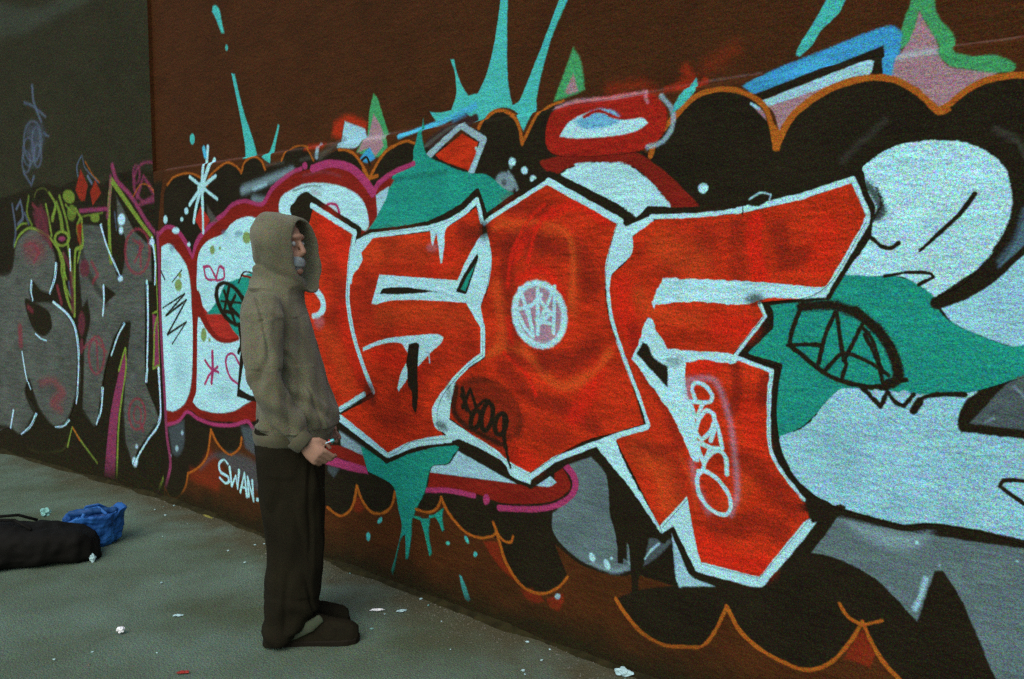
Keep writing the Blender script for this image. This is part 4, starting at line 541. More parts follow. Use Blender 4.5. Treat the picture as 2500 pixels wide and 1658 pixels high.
('s','s','olive',0.0139,1,0.1,1,0,[34.3,30.4,23.5,19.7,18.2,18.5,20.7,25.4,33.5,38.1,31.2,23.9,19.9,18.2,18.4,20.3,24.8,28.3],[-1158,1751,-1166,1733,-1185,1718,-1214,1708,-1249,1702,-1286,1702,-1320,1709,-1348,1721,-1365,1737,-1370,1755,-1362,1772,-1342,1787,-1312,1798,-1277,1804,-1240,1803,-1206,1796,-1179,1784,-1163,1768]),
('p','s','purple',0.0139,1,0.1,1,0,0,[-1207,1752,-1211,1746,-1221,1740,-1236,1737,-1255,1735,-1274,1735,-1292,1738,-1307,1742,-1317,1747,-1319,1754,-1315,1760,-1305,1765,-1290,1769,-1271,1771,-1252,1770,-1234,1768,-1219,1763,-1210,1758]),
('p','s','olive',0.0171,0.8,0.1,1,0,0,[-706,1888,-711,1877,-722,1868,-739,1862,-760,1859,-782,1859,-802,1864,-818,1871,-828,1881,-831,1892,-827,1903,-815,1912,-798,1918,-777,1921,-755,1921,-735,1916,-719,1909,-709,1899]),
('s','s','olive',0.0186,0.8,0.1,0,1,[45.5,24.5,47.6,49.2],[-1395,1902,-1321,2020,-1268,1912,-1251,1822]),
('s','s','olive',0.0183,0.8,0.1,0,1,[28.1,28.8,29.5],[-1273,2063,-1193,1910,-1145,1759]),
('s','s','olive',0.0199,0.6,0.1,0,1,[26.5,27.2,22.9],[-1762,2086,-1802,1962,-1729,1865]),
('s','s','olive',0.0172,0.7,0.1,0,1,[11.8,11.4],[-982,1903,-665,1921]),
('s','s','bluegrey2',0.0204,0.8,0.1,0,1,[25.7,22.6,33.6,23.1],[-1980,2000,-1903,2061,-1874,1933,-1964,1878]),
('s','s','olive',0.0138,1,0.1,0,1,[21.8,12.4,19.3,18.6],[-1310,187,-1227,344,-1087,246,-875,120]),
('s','s','orange',0.0139,1,0.1,0,1,[15.8,15.6],[-1215,339,-1117,257]),
('s','s','oliveD',0.0247,0.6,0.1,0,1,[14.3,13.1,12.7,14.7],[-1958,89,-1749,82,-1410,142,-1308,203]),
('s','s','oliveD',0.0144,1,0.1,0,1,[21.3,14.8,12.8,17.1],[-1667,2081,-1623,2126,-1503,2135,-1430,2085]),
('s','s','olive',0.0141,0.85,0.1,0,1,[22.7,28.0,25.9],[-1429,2100,-1341,2006,-1394,1917]),
('s','s','olive',0.0133,0.85,0.1,0,1,[20.9,26.6,26.9,26.7,24.8],[-1037,1964,-976,1903,-1031,1816,-981,1697,-1039,1580]),
('s','s','olive',0.0139,0.85,0.1,0,1,[26.9,26.4,25.9],[-1337,1702,-1284,1580,-1220,1459]),
('s','s','olive',0.0143,0.85,0.1,0,1,[27.9,28.0,28.2],[-1489,2012,-1448,1888,-1419,1780]),
('s','s','olive',0.0135,0.85,0.1,0,1,[18.0,14.6,13.9],[-1186,1999,-1081,1936,-1008,1948]),
('s','s','olive',0.0153,0.85,0.1,0,1,[18.1,15.7,14.4],[-1996,1840,-1907,1877,-1809,1883]),
('s','s','olive',0.0139,0.85,0.1,0,1,[26.8,28.4,25.2,22.9],[-1248,1641,-1290,1520,-1237,1398,-1152,1309]),
('s','s','maroonring',0.0245,0.7,0.1,0,1,[26.6,37.2,38.1],[-1700,2021,-1599,1955,-1635,1863]),
('s','s','maroonring',0.024,0.7,0.1,0,1,[35.7,35.3,34.8],[-1573,1954,-1506,1828,-1432,1704]),
('s','s','maroonring',0.0249,0.7,0.1,0,1,[19.4,20.4,40.0,30.0],[-1868,1710,-1729,1724,-1627,1660,-1715,1582]),
('s','s','maroonring',0.0216,0.7,0.1,0,1,[28.6,34.2,24.9],[-833,1579,-753,1492,-827,1433]),
('s','s','maroonring',0.0218,0.7,0.1,0,1,[20.4,18.1,22.7],[-1000,954,-847,1021,-670,943]),
('s','s','maroonring',0.0235,0.7,0.1,0,1,[36.5,36.4],[-1364,1397,-1311,1275]),
('s','s','maroonring',0.02,0.7,0.1,0,1,[30.4,30.3],[-254,475,-231,435]),
('s','s','bluegrey2',0.0207,0.6,0.1,0,1,[28.2,28.6,27.6],[-2048,2035,-2010,1841,-2052,1712]),
('s','s','bluegrey2',0.0201,0.6,0.1,0,1,[23.2,23.1],[-1843,1963,-1782,1882]),
('s','s','bluegrey2',0.0183,0.6,0.1,0,1,[24.6,24.6],[-1185,1429,-1168,1339]),
('s','s','bluegrey2',0.0163,0.6,0.1,0,1,[21.3,21.3],[-500,1915,-482,1802]),
('p','s','flame',0.0175,1,0.12,1,0,0,[-943,2241,-853,2123,-903,2016,-966,2025,-1031,2101]),
('p','s','flame',0.017,1,0.12,1,0,0,[-748,2152,-671,2060,-796,1974,-823,2070]),
('s','s','bluegrey2',0.013,0.8,0.1,0,1,[17.6,16.7,8.8,13.0,11.1],[-988,2195,-994,2268,-917,2340,-878,2246,-704,2135]),
('s','s','orange',0.0128,0.7,0.1,0,1,[13.2,12.2,11.1],[-875,2288,-784,2197,-688,2134]),
('s','s','bluegrey2',0.0129,1,0.1,0,1,[22.2,22.1],[-848,2186,-795,2132]),
('s','s','purple',0.0171,1,0.1,0,1,[29.2,28.2],[-979,1947,-607,1947]),
('s','s','purple',0.0196,1,0.1,0,1,[43.4,36.5,34.2,34.1,31.8],[-510,2235,-458,2135,-282,2016,-92,1833,26,1750]),
('s','s','purple',0.0206,0.7,0.1,0,1,[32.4,32.2,32.0],[-536,2167,-557,2029,-600,1890]),
('s','s','purple',0.0189,0.7,0.1,1,0,[28.0,26.6,22.4,18.5,16.2,16.4,19.1,23.7,28.5,30.6,28.2,23.4,18.9,16.2,16.1,18.4,22.4,24.6],[109,2089,96,2045,63,2007,16,1980,-43,1967,-104,1969,-162,1988,-208,2020,-237,2062,-245,2109,-231,2154,-197,2193,-147,2219,-88,2231,-26,2226,29,2207,74,2175,101,2134]),
('s','s','purple',0.023,0.7,0.1,0,1,[36.6,21.3,37.7,23.2],[-206,2012,-122,2142,17,2002,-184,1957]),
('s','s','purple',0.0194,0.6,0.1,1,0,[25.0,24.6,22.8,19.2,14.4,14.5,19.4,23.2,25.0,25.5,24.9,23.0,19.3,14.4,14.4,19.2,22.8,23.9],[-166,2158,-170,2138,-178,2121,-189,2108,-203,2102,-217,2103,-230,2111,-240,2124,-246,2143,-247,2163,-243,2183,-235,2200,-223,2213,-209,2219,-195,2218,-183,2210,-173,2196,-167,2178]),
('s','s','orange',0.0114,0.7,0.1,0,1,[13.3,9.9,12.0,15.5,16.1],[-257,2015,-150,2090,-28,2057,39,1961,80,1841]),
('s','s','orange',0.0111,0.8,0.1,0,1,[15.9,14.7,12.9],[65,1841,99,1919,158,1969]),
('p','s','purpledim',0.0482,0.8,0.12,1,0,0,[-1706,1958,-1567,2015,-1445,1918,-1472,1766,-1403,1673,-1651,1832]),
('s','s','maroonring',0.0196,0.8,0.1,1,0,[29.1,28.0,24.4,20.1,16.8,17.3,21.7,27.0,30.7,31.5,29.5,25.4,20.5,16.8,17.0,20.9,25.6,27.5],[-69,1647,-81,1596,-109,1552,-152,1518,-202,1500,-256,1500,-305,1518,-345,1552,-369,1598,-375,1650,-362,1702,-332,1747,-288,1780,-236,1797,-183,1795,-135,1776,-97,1743,-74,1698]),
('s','s','maroonring',0.0196,0.8,0.1,0,1,[15.5,25.1,20.4],[-276,1729,-151,1686,-260,1578]),
('s','s','maroonring',0.0195,0.8,0.1,0,1,[25.3,25.4],[-185,1713,-185,1550]),
('s','s','maroonring',0.0218,0.8,0.1,1,0,[27.5,26.5,23.5,19.2,15.2,16.3,22.5,27.6,29.7,29.4,27.4,24.1,19.5,15.2,16.0,21.7,26.5,27.8],[-706,920,-716,874,-737,832,-769,799,-806,780,-844,777,-879,791,-907,820,-923,860,-926,907,-916,955,-893,997,-861,1029,-824,1047,-785,1049,-751,1035,-724,1006,-709,966]),
('s','s','maroonring',0.0218,0.7,0.1,0,1,[29.0,29.1],[-807,1009,-805,817]),
('s','s','maroonring',0.0161,0.8,0.1,1,0,[24.7,23.4,20.2,16.7,14.2,15.2,19.8,24.6,27.1,26.6,24.3,20.8,17.0,14.3,15.0,19.3,23.7,25.2],[-193,549,-202,512,-222,478,-251,450,-286,434,-323,429,-356,439,-383,460,-400,491,-404,528,-395,566,-374,601,-344,628,-308,644,-272,647,-239,638,-213,616,-197,586]),
('s','s','maroonring',0.0161,0.8,0.1,1,0,[20.1,19.2,16.9,14.0,11.5,12.3,16.5,20.1,21.4,21.0,19.5,17.1,14.1,11.5,12.3,16.3,19.7,20.6],[-245,538,-249,519,-258,501,-272,487,-288,478,-304,476,-319,481,-331,493,-338,509,-340,529,-336,549,-326,567,-313,581,-297,589,-280,591,-265,585,-254,574,-247,558]),
('p','s','purpledim',0.0309,0.9,0.1,1,0,0,[-865,1535,-871,1513,-885,1494,-904,1479,-928,1472,-953,1471,-975,1479,-993,1493,-1004,1513,-1006,1535,-1000,1557,-986,1577,-966,1591,-942,1599,-918,1599,-896,1591,-878,1577,-867,1557]),
('p','s','purpledim',0.0269,0.9,0.1,1,0,0,[-961,1135,-967,1104,-978,1077,-994,1056,-1013,1044,-1032,1043,-1049,1053,-1061,1073,-1069,1100,-1069,1131,-1064,1162,-1052,1189,-1036,1210,-1017,1221,-999,1222,-982,1212,-969,1192,-962,1166]),
('p','s','purpledim',0.018,0.9,0.1,1,0,0,[-998,969,-1002,948,-1009,929,-1018,915,-1028,908,-1039,907,-1048,914,-1055,927,-1059,945,-1059,965,-1055,986,-1048,1005,-1039,1019,-1029,1026,-1018,1027,-1009,1020,-1002,1007,-999,989]),
('s','s','maroonring',0.0678,0.6,0.1,0,1,[44.9,49.2,89.0,85.8,54.9],[-1696,641,-1493,673,-1339,592,-1509,497,-1382,462]),
('p','s','maroonring',0.1286,0.5,0.1,1,0,0,[-1526,1674,-1539,1645,-1572,1619,-1619,1599,-1677,1589,-1739,1589,-1796,1600,-1842,1620,-1870,1647,-1878,1678,-1864,1708,-1830,1735,-1781,1754,-1722,1763,-1661,1762,-1605,1751,-1561,1730,-1534,1704]),
('s','s','maroonring',0.0404,0.6,0.1,0,1,[34.8,34.6],[-1846,1229,-1780,1199]),
('s','s','maroonring',0.0416,0.7,0.1,0,1,[72.1,72.2],[-2004,1061,-2003,930]),
('p','s','flame',0.0178,0.8,0.12,1,0,0,[-1041,1846,-956,1858,-975,1697,-1026,1728]),
('s','s','purpledim',0.0229,0.8,0.1,0,1,[42.4,48.3,49.3],[-1248,1641,-1153,1520,-1141,1219]),
('s','s','hilite',0.0104,1,0.1,0,1,[20.6,16.7,13.2],[-688,1839,-615,1692,-451,1469]),
('s','s','hilite',0.0119,1,0.1,0,1,[27.5,22.0,17.0],[-1362,1565,-1397,1458,-1485,1342]),
('s','s','hilite',0.0125,1,0.1,0,1,[23.2,20.6,16.6],[-1771,1432,-1792,1359,-1771,1286]),
('s','s','hilite',0.0115,1,0.1,0,1,[17.7,18.1,22.3,21.3,19.0],[-1438,1281,-1224,1195,-1115,1093,-1076,898,-1109,643]),
('s','s','hilite',0.0124,1,0.1,0,1,[14.8,11.2,8.4],[-1742,1024,-1663,993,-1564,979]),
('s','s','hilite',0.0106,1,0.1,0,1,[22.5,18.9,15.4],[-680,1412,-683,1305,-707,1200]),
('s','s','hilite',0.0104,1,0.1,0,1,[16.2,14.9,13.0],[-425,1156,-517,1067,-616,926]),
('s','s','hilite',0.0095,1,0.1,0,1,[19.5,16.7,13.7],[-43,1738,-14,1577,-28,1432]),
('s','s','hilite',0.0097,1,0.1,0,1,[22.5,19.2,15.9],[-116,1450,-130,1140,-169,773]),
('s','s','hilite',0.0099,1,0.1,0,1,[22.3,19.2,14.3,14.0,14.1],[-17,873,-17,540,-184,370,-306,247,-348,172]),
('s','s','hilite',0.0109,1,0.1,0,1,[22.1,18.0,13.8],[-752,679,-787,521,-853,410]),
('s','s','hilite',0.0119,1,0.1,0,1,[16.5,12.5,9.9],[-1267,392,-1360,338,-1486,315]),
('s','s','hilite',0.0129,1,0.1,0,1,[22.0,16.5,12.2],[-1796,385,-1904,278,-2070,192]),
('s','s','hilite',0.0135,1,0.1,0,1,[23.2,16.4],[-2191,375,-2259,222]),
('s','s','hilite',0.0129,1,0.1,0,1,[17.9,14.9,11.5],[-1988,865,-1936,671,-1875,577]),
('s','s','hilite',0.0098,1,0.1,0,1,[19.6,13.7],[-153,863,-173,778]),
('s','s','hilite',0.0115,1,0.1,0,1,[17.0,12.0],[-1109,643,-1149,532]),
('s','s','hilite',0.0114,1,0.1,0,1,[18.4,12.9],[-1152,1670,-1153,1520]),
('p','s','hilite',0.0201,1,0.1,1,0,0,[-360,1866,-364,1852,-373,1841,-386,1833,-402,1829,-419,1829,-434,1834,-446,1843,-453,1855,-455,1869,-452,1882,-442,1893,-429,1901,-413,1905,-397,1905,-382,1900,-370,1891,-362,1879]),
('p','s','hilite',0.0202,1,0.1,1,0,0,[-392,1792,-394,1783,-399,1776,-406,1771,-415,1768,-424,1768,-433,1771,-440,1777,-444,1785,-445,1793,-442,1802,-437,1809,-430,1814,-421,1817,-412,1817,-403,1814,-397,1808,-393,1800]),
('p','s','hilite',0.019,1,0.1,1,0,0,[-16,1708,-18,1701,-23,1694,-31,1690,-41,1687,-51,1687,-61,1690,-69,1695,-73,1702,-75,1709,-72,1716,-67,1723,-59,1727,-49,1730,-39,1729,-29,1727,-22,1722,-17,1715]),
('p','s','hilite',0.0204,1,0.1,1,0,0,[-419,1466,-422,1459,-428,1453,-437,1449,-447,1446,-459,1446,-469,1449,-477,1453,-482,1459,-484,1465,-481,1472,-475,1478,-466,1483,-456,1485,-445,1485,-434,1483,-426,1479,-421,1473]),
('p','s','hilite',0.0204,1,0.1,1,0,0,[-319,202,-322,190,-328,179,-337,170,-348,164,-359,162,-369,165,-377,172,-382,181,-383,193,-381,205,-374,217,-365,226,-355,231,-343,233,-333,230,-325,223,-320,214]),
('p','s','hilite',0.0202,1,0.1,1,0,0,[-301,313,-303,309,-306,305,-310,302,-315,300,-321,299,-326,300,-330,302,-333,305,-333,309,-332,313,-329,317,-325,320,-319,322,-314,323,-309,322,-305,320,-302,317]),
]

COL = dict(black=(26, 21, 4), brown=(59, 31, 11), brown2=(64, 33, 8), redbrown=(108, 34, 14), grey=(70, 72, 66), ledgelight=(120, 88, 84),
    red=(168, 41, 14), reddark=(98, 22, 5), orangered=(184, 68, 24), redbright=(196, 28, 14), red2=(138, 26, 16), redbulb=(150, 38, 30), flame=(122, 36, 22),
    maroon=(112, 24, 16), pink=(144, 114, 122), pinkwhite=(196, 150, 160), palep=(170, 160, 166), paleteal=(130, 170, 172), green=(58, 140, 88), blue=(52, 138, 182), cyan=(70, 170, 200),
    turq=(62, 168, 162), teal=(24, 132, 116), tealdark=(18, 82, 74), orange=(150, 82, 24), white=(156, 207, 213), white2=(138, 184, 196), white3=(132, 186, 198), palegrey=(128, 160, 168),
    magenta=(146, 48, 92), purpgrey=(100, 70, 84), lime=(104, 128, 36), bluegrey=(70, 110, 135), bluegrey2=(78, 92, 112), greydark=(66, 78, 82), greydark2=(70, 84, 86), greylow=(84, 104, 106),
    greyblue=(76, 108, 124), greyblue2=(128, 146, 168), lilac=(146, 134, 150), yellowish=(130, 125, 60), purpblack=(48, 32, 30),
    sidebase=(38, 38, 25), sideblack=(26, 23, 10), sidepatch=(58, 66, 56), greyfill=(70, 76, 70), purple=(116, 48, 78), purpledim=(84, 38, 48), olive=(104, 128, 48), oliveD=(60, 66, 28), maroonring=(116, 44, 56), hilite=(165, 208, 224))
def vnoise(h, w_, cell, aniso=1.0, octs=2):
    out = np.zeros((h, w_), np.float32); amp = 1; tot = 0
    for o in range(octs):
        cx = max(1.5, cell * aniso / 2 ** o); cy = max(1.5, cell / 2 ** o)
        gh, gw = int(h / cy) + 3, int(w_ / cx) + 3
        g = rng.random((gh, gw), dtype=np.float32)
        y = np.arange(h) / cy; x = np.arange(w_) / cx
        y0 = y.astype(int); x0 = x.astype(int); fy = (y - y0)[:, None]; fx = (x - x0)[None]
        fy = fy * fy * (3 - 2 * fy); fx = fx * fx * (3 - 2 * fx)
        a = g[y0][:, x0] * (1 - fx) + g[y0][:, x0 + 1] * fx; b = g[y0 + 1][:, x0] * (1 - fx) + g[y0 + 1][:, x0 + 1] * fx
        out += amp * (a * (1 - fy) + b * fy); tot += amp; amp *= .55
    return (out / tot - .5) * 2
def smooth_path(P, closed, thresh, ws=None, allround=False):
    P = [np.array(p, float) for p in P]; n = len(P); out = []; wo = []
    def corner(i):
        if not closed and (i == 0 or i == n - 1): return True
        if allround: return False
        a = P[i] - P[i - 1]; b = P[(i + 1) % n] - P[i]
        la, lb = np.linalg.norm(a), np.linalg.norm(b)
        if la < 1e-6 or lb < 1e-6: return True
        return math.degrees(math.acos(max(-1, min(1, a @ b / la / lb)))) > thresh
    cs = [corner(i) for i in range(n)]
    for i in range(n if closed else n - 1):
        p1, p2 = P[i], P[(i + 1) % n]
        L_ = np.linalg.norm(p2 - p1)
        t1 = (p2 - P[i - 1]) / 2 if not cs[i] else p2 - p1
        t2 = (P[(i + 2) % n] - p1) / 2 if not cs[(i + 1) % n] else p2 - p1
        for t in (t1, t2):
            l = np.linalg.norm(t)
            if l > L_ * 1.1: t *= L_ * 1.1 / l
        k = max(1, min(10, int(L_ / .008)))
        for j in range(k):
            t = j / k
            out.append((2 * t**3 - 3 * t**2 + 1) * p1 + (t**3 - 2 * t**2 + t) * t1 + (-2 * t**3 + 3 * t**2) * p2 + (t**3 - t**2) * t2)
            if ws is not None: wo.append(ws[i] * (1 - t) + ws[(i + 1) % n] * t)
    if not closed:
        out.append(P[-1])
        if ws is not None: wo.append(ws[-1])
    return np.array(out), (np.array(wo) if ws is not None else None)
def pairs(q): return [(q[i] / 1000, q[i + 1] / 1000) for i in range(0, len(q), 2)]
PARTS = []
class Canvas:
    def __init__(s, key, x0, x1, z0, z1, ppm, base):
        s.key, s.x0, s.z0, s.x1, s.z1, s.ppm = key, x0, z0, x1, z1, ppm
        s.w, s.h = int((x1 - x0) * ppm), int((z1 - z0) * ppm)
        s.img = np.empty((s.h, s.w, 3), np.float32); s.img[:] = base
        s.fine = rng.standard_normal((s.h, s.w), dtype=np.float32)
        s.med = vnoise(s.h, s.w, ppm * .02, 1.3, 2)
        s.mot = vnoise(s.h, s.w, ppm * .10, 1.6, 4)
        s.streak = vnoise(s.h, s.w, ppm * .012, 7, 3)
    def region(s, P, pad):
        a = max(0, int((P[:, 0].min() - pad - s.x0) * s.ppm)); b = min(s.w, int((P[:, 0].max() + pad - s.x0) * s.ppm) + 2)
        c = max(0, int((P[:, 1].min() - pad - s.z0) * s.ppm)); d = min(s.h, int((P[:, 1].max() + pad - s.z0) * s.ppm) + 2)
        return a, b, c, d
    def segdist(s, P, wd, closed, a, b, c, d, reach):
        D = np.full((d - c, b - a), 1e3, np.float32)
        n = len(P); segs = n if closed else n - 1
        for i in range(segs):
            p, q = P[i], P[(i + 1) % n]; w1 = wd[i] if wd is not None else 0; w2 = wd[(i + 1) % n] if wd is not None else 0
            r = reach + max(w1, w2)
            xa = max(a, int((min(p[0], q[0]) - r - s.x0) * s.ppm)); xb = min(b, int((max(p[0], q[0]) + r - s.x0) * s.ppm) + 2)
            za = max(c, int((min(p[1], q[1]) - r - s.z0) * s.ppm)); zb = min(d, int((max(p[1], q[1]) + r - s.z0) * s.ppm) + 2)
            if xb <= xa or zb <= za: continue
            X = (np.arange(xa, xb, dtype=np.float32) + .5)[None] / s.ppm + s.x0 - p[0]; Z = (np.arange(za, zb, dtype=np.float32) + .5)[:, None] / s.ppm + s.z0 - p[1]
            vx, vz = q[0] - p[0], q[1] - p[1]; L2 = vx * vx + vz * vz + 1e-12
            t = np.clip((X * vx + Z * vz) / L2, 0, 1)
            dist = np.sqrt((X - t * vx) ** 2 + (Z - t * vz) ** 2) - (w1 + (w2 - w1) * t)
            v = D[za - c:zb - c, xa - a:xb - a]; np.minimum(v, dist, out=v)
        return D
    def apply(s, D, soft, al, rgb, mot, rough, a, b, c, d):
        soft = max(soft, 1.1 / s.ppm)
        D = D + s.med[c:d, a:b] * .0022 * rough + s.fine[c:d, a:b] * soft * .17 * (1.0 if rough <= 1 else 1.4) + (s.streak[c:d, a:b] * .004 * (rough - 1) if rough > 1 else 0)
        A = np.clip(.5 - D / soft, 0, 1); A = A * A * (3 - 2 * A) * al
        k = 1 + mot * (s.mot[c:d, a:b] * .8 + s.streak[c:d, a:b] * .55)
        v = s.img[c:d, a:b]; v += A[..., None] * (np.array(rgb, np.float32) * k[..., None] - v)
    def poly(s, P, soft, al, rgb, mot, rough):
        a, b, c, d = s.region(P, soft + .01)
        if b <= a or d <= c: return
        D = s.segdist(P, None, True, a, b, c, d, soft + .02)
        zz = (np.arange(c, d) + .5) / s.ppm + s.z0; inside = np.zeros((d - c, b - a), bool); n = len(P)
        xs = (np.arange(a, b) + .5) / s.ppm + s.x0
        Q = np.roll(P, -1, 0)
        for i, z in enumerate(zz):
            m = (P[:, 1] <= z) != (Q[:, 1] <= z)
            if not m.any(): continue
            xi = np.sort(P[m, 0] + (z - P[m, 1]) / (Q[m, 1] - P[m, 1]) * (Q[m, 0] - P[m, 0]))
            inside[i] = np.searchsorted(xi, xs) % 2 == 1
        s.apply(np.where(inside, -D, D), soft, al, rgb, mot, rough, a, b, c, d)
    def stroke(s, P, wd, closed, soft, al, rgb, mot):
        a, b, c, d = s.region(P, soft + wd.max())
        if b <= a or d <= c: return
        D = s.segdist(P, wd, closed, a, b, c, d, soft)
        s.apply(D, soft, al, rgb, mot, 1, a, b, c, d)
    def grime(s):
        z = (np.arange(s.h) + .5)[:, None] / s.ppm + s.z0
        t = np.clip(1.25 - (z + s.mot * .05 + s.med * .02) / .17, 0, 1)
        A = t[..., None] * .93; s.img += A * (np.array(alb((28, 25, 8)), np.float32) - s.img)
    def finish(s, name):
        cm = vnoise(s.h, s.w, s.ppm * .45, 1.4, 3)
        k = 1 + .10 * s.fine + .07 * s.streak + .07 * cm
        s.img *= k[..., None]
        s.img *= 1 + .05 * rng.standard_normal((s.h, s.w, 3), dtype=np.float32)
        # pits and chips in the render coat
        im = np.clip(s.img, .003, .88)
        im = np.where(im <= .0031308, im * 12.92, 1.055 * im ** (1 / 2.4) - .055)
        rgba = np.ones((s.h, s.w, 4), np.float32); rgba[..., :3] = im
        I = bpy.data.images.new(name, s.w, s.h, alpha=False, float_buffer=False)
        I.pixels.foreach_set(rgba.ravel()); I.update(); I.pack()
        return I
CM = Canvas('m', -.05, 6.6, 0, 4.2, 440, alb(COL['brown'])); CS = Canvas('s', -3.6, .05, 0, 4.2, 340, alb(COL['sidebase']))
CM.img *= (1 + .22 * CM.mot + .12 * CM.streak)[..., None]; CS.img *= (1 + .22 * CS.mot)[..., None]
for t in PAINT:
    if t[0] == 'g': continue
    cv = CM if t[1] == 'm' else CS; rgb = alb(COL[t[2]])
    if t[0] == 'p':
        _, _, c, soft, al, mot, rough, rnd, part, q = t
        P, _w = smooth_path(pairs(q), True, 48, None, bool(rnd))
        cv.poly(P, soft, al, rgb, mot, rough)
        if part: PARTS.append((part, t[1], c, P))
    else:
        _, _, c, soft, al, mot, closed, sm, ws, q = t
        ws = [v / 2000 for v in ws]
        if sm: P, W_ = smooth_path(pairs(q), bool(closed), 75, ws)
        else: P, W_ = np.array(pairs(q)), np.array(ws)
        cv.stroke(P, W_, bool(closed), soft, al, rgb, mot)
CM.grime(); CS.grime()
def wall_mat(name, cv):
    m = bpy.data.materials.new(name); m.use_nodes = True; t = m.node_tree; b = t.nodes['Principled BSDF']
    b.inputs['Roughness'].default_value = .85; b.inputs['Specular IOR Level'].default_value = .05
    uv = t.nodes.new('ShaderNodeUVMap'); uv.uv_map = 'UVMap'
    im = t.nodes.new('ShaderNodeTexImage'); im.image = cv.finish(name + '_paint'); im.extension = 'EXTEND'; im.interpolation = 'Cubic'
    t.links.new(uv.outputs[0], im.inputs[0])
    g = t.nodes.new('ShaderNodeNewGeometry'); n1 = t.nodes.new('ShaderNodeTexNoise'); n1.inputs['Scale'].default_value = 42; n1.inputs['Detail'].default_value = 8; n1.inputs['Roughness'].default_value = .65
    mp = t.nodes.new('ShaderNodeMapping'); mp.inputs['Scale'].default_value = (.75, 1, 1.3); mp.inputs['Rotation'].default_value = (0, R(14), 0)
    t.links.new(g.outputs['Position'], mp.inputs[0]); t.links.new(mp.outputs[0], n1.inputs['Vector'])
    bp = t.nodes.new('ShaderNodeBump'); bp.inputs['Distance'].default_value = .009; bp.inputs['Strength'].default_value = 1
    t.links.new(n1.outputs['Fac'], bp.inputs['Height']); t.links.new(bp.outputs[0], b.inputs['Normal'])
    # cavity dirt: grain of the coat seen as small tone changes
    n2 = t.nodes.new('ShaderNodeTexNoise'); n2.inputs['Scale'].default_value = 200 if cv.key == 'm' else 110; n2.inputs['Detail'].default_value = 3; n2.inputs['Roughness'].default_value = .9
    t.links.new(g.outputs['Position'], n2.inputs['Vector'])
    r = t.nodes.new('ShaderNodeMapRange'); r.data_type = 'FLOAT_VECTOR'; r.inputs[7].default_value = (.36,) * 3; r.inputs[8].default_value = (.64,) * 3; r.inputs[9].default_value = (.38,) * 3; r.inputs[10].default_value = (1.62,) * 3
    t.links.new(n2.outputs['Color'], r.inputs[6])
    mul = t.nodes.new('ShaderNodeMix'); mul.data_type = 'RGBA'; mul.blend_type = 'MULTIPLY'; mul.inputs[0].default_value = 1
    t.links.new(im.outputs[0], mul.inputs[6]); t.links.new(r.outputs['Vector'], mul.inputs[7]); # pale sand grains showing in the coat, also through the dark paint
    n4 = t.nodes.new('ShaderNodeTexNoise'); n4.inputs['Scale'].default_value = 230 if cv.key == 'm' else 120; n4.inputs['Detail'].default_value = 1
    t.links.new(g.outputs['Position'], n4.inputs['Vector'])
    r4 = t.nodes.new('ShaderNodeMapRange'); r4.data_type = 'FLOAT_VECTOR'; r4.inputs[7].default_value = (.5,) * 3; r4.inputs[8].default_value = (.75,) * 3; r4.inputs[9].default_value = (0, 0, 0); r4.inputs[10].default_value = (.024, .022, .010)
    t.links.new(n4.outputs['Color'], r4.inputs[6])
    addn = t.nodes.new('ShaderNodeMix'); addn.data_type = 'RGBA'; addn.blend_type = 'ADD'; addn.inputs[0].default_value = 1
    t.links.new(mul.outputs[2], addn.inputs[6]); t.links.new(r4.outputs['Vector'], addn.inputs[7]); t.links.new(addn.outputs[2], b.inputs['Base Color'])
    return m
MM = wall_mat('painted_render', CM); MS = wall_mat('painted_side_render', CS)

# ---------------------------------------------------------------- walls
SIDE = R(-174.82)
def uv_of(cv, u, z): return ((u - cv.x0) / (cv.x1 - cv.x0), (z - cv.z0) / (cv.z1 - cv.z0))
def wall_mesh(name, faces, cv, m, parent, frame):
    """faces: list of loops of (u, depth, z); frame turns them into world space"""
    me = bpy.data.meshes.new(name); V = []; F = []; U = []
    for f in faces:
        i = len(V); V += [frame(*p) for p in f]; F.append(range(i, i + len(f))); U += [uv_of(cv, p[0], p[2]) for p in f]
    me.from_pydata(V, [], [tuple(f) for f in F]); l = me.uv_layers.new(name='UVMap')
    for k, p in enumerate(U): l.data[k].uv = p
    me.materials.append(m); return link(name, me, parent)
def fm(u, dpt, z): return (u, dpt, z)
def fs(u, dpt, z): return (-u * math.cos(SIDE) - dpt * math.sin(-SIDE) * 0 + dpt * 0, -u * math.sin(SIDE) + dpt, z)
TOPZ = 4.2; LZ = 2.150
wall = tag(empty('graffiti_wall', (0, 0, 0)), 'long graffiti covered wall with big red letters outlined in white and black', 'wall')
def strip_faces(x0, x1, prof, n):
    out = []
    xs = np.linspace(x0, x1, n + 1)
    for i in range(n):
        for (d0, z0), (d1, z1) in zip(prof, prof[1:]):
            out.append([(xs[i], d0, z0), (xs[i + 1], d0, z0), (xs[i + 1], d1, z1), (xs[i], d1, z1)])
    return out
wall_mesh('lower_wall', strip_faces(0, 9.5, [(0, -.1), (0, LZ)], 24), CM, MM, wall, fm)
wall_mesh('ledge', strip_faces(0, 9.5, [(0, LZ), (.004, LZ + .012), (.022, LZ + .020)], 24), CM, MM, wall, fm)
wall_mesh('upper_wall', strip_faces(0, 9.5, [(.022, LZ + .020), (.022, TOPZ)], 24) + [[(0, .022, TOPZ), (9.5, .022, TOPZ), (9.5, .4, TOPZ), (0, .4, TOPZ)], [(0, -.004, LZ), (.0, .05, LZ), (0, .05, TOPZ), (0, -.004, TOPZ)]], CM, MM, wall, fm)
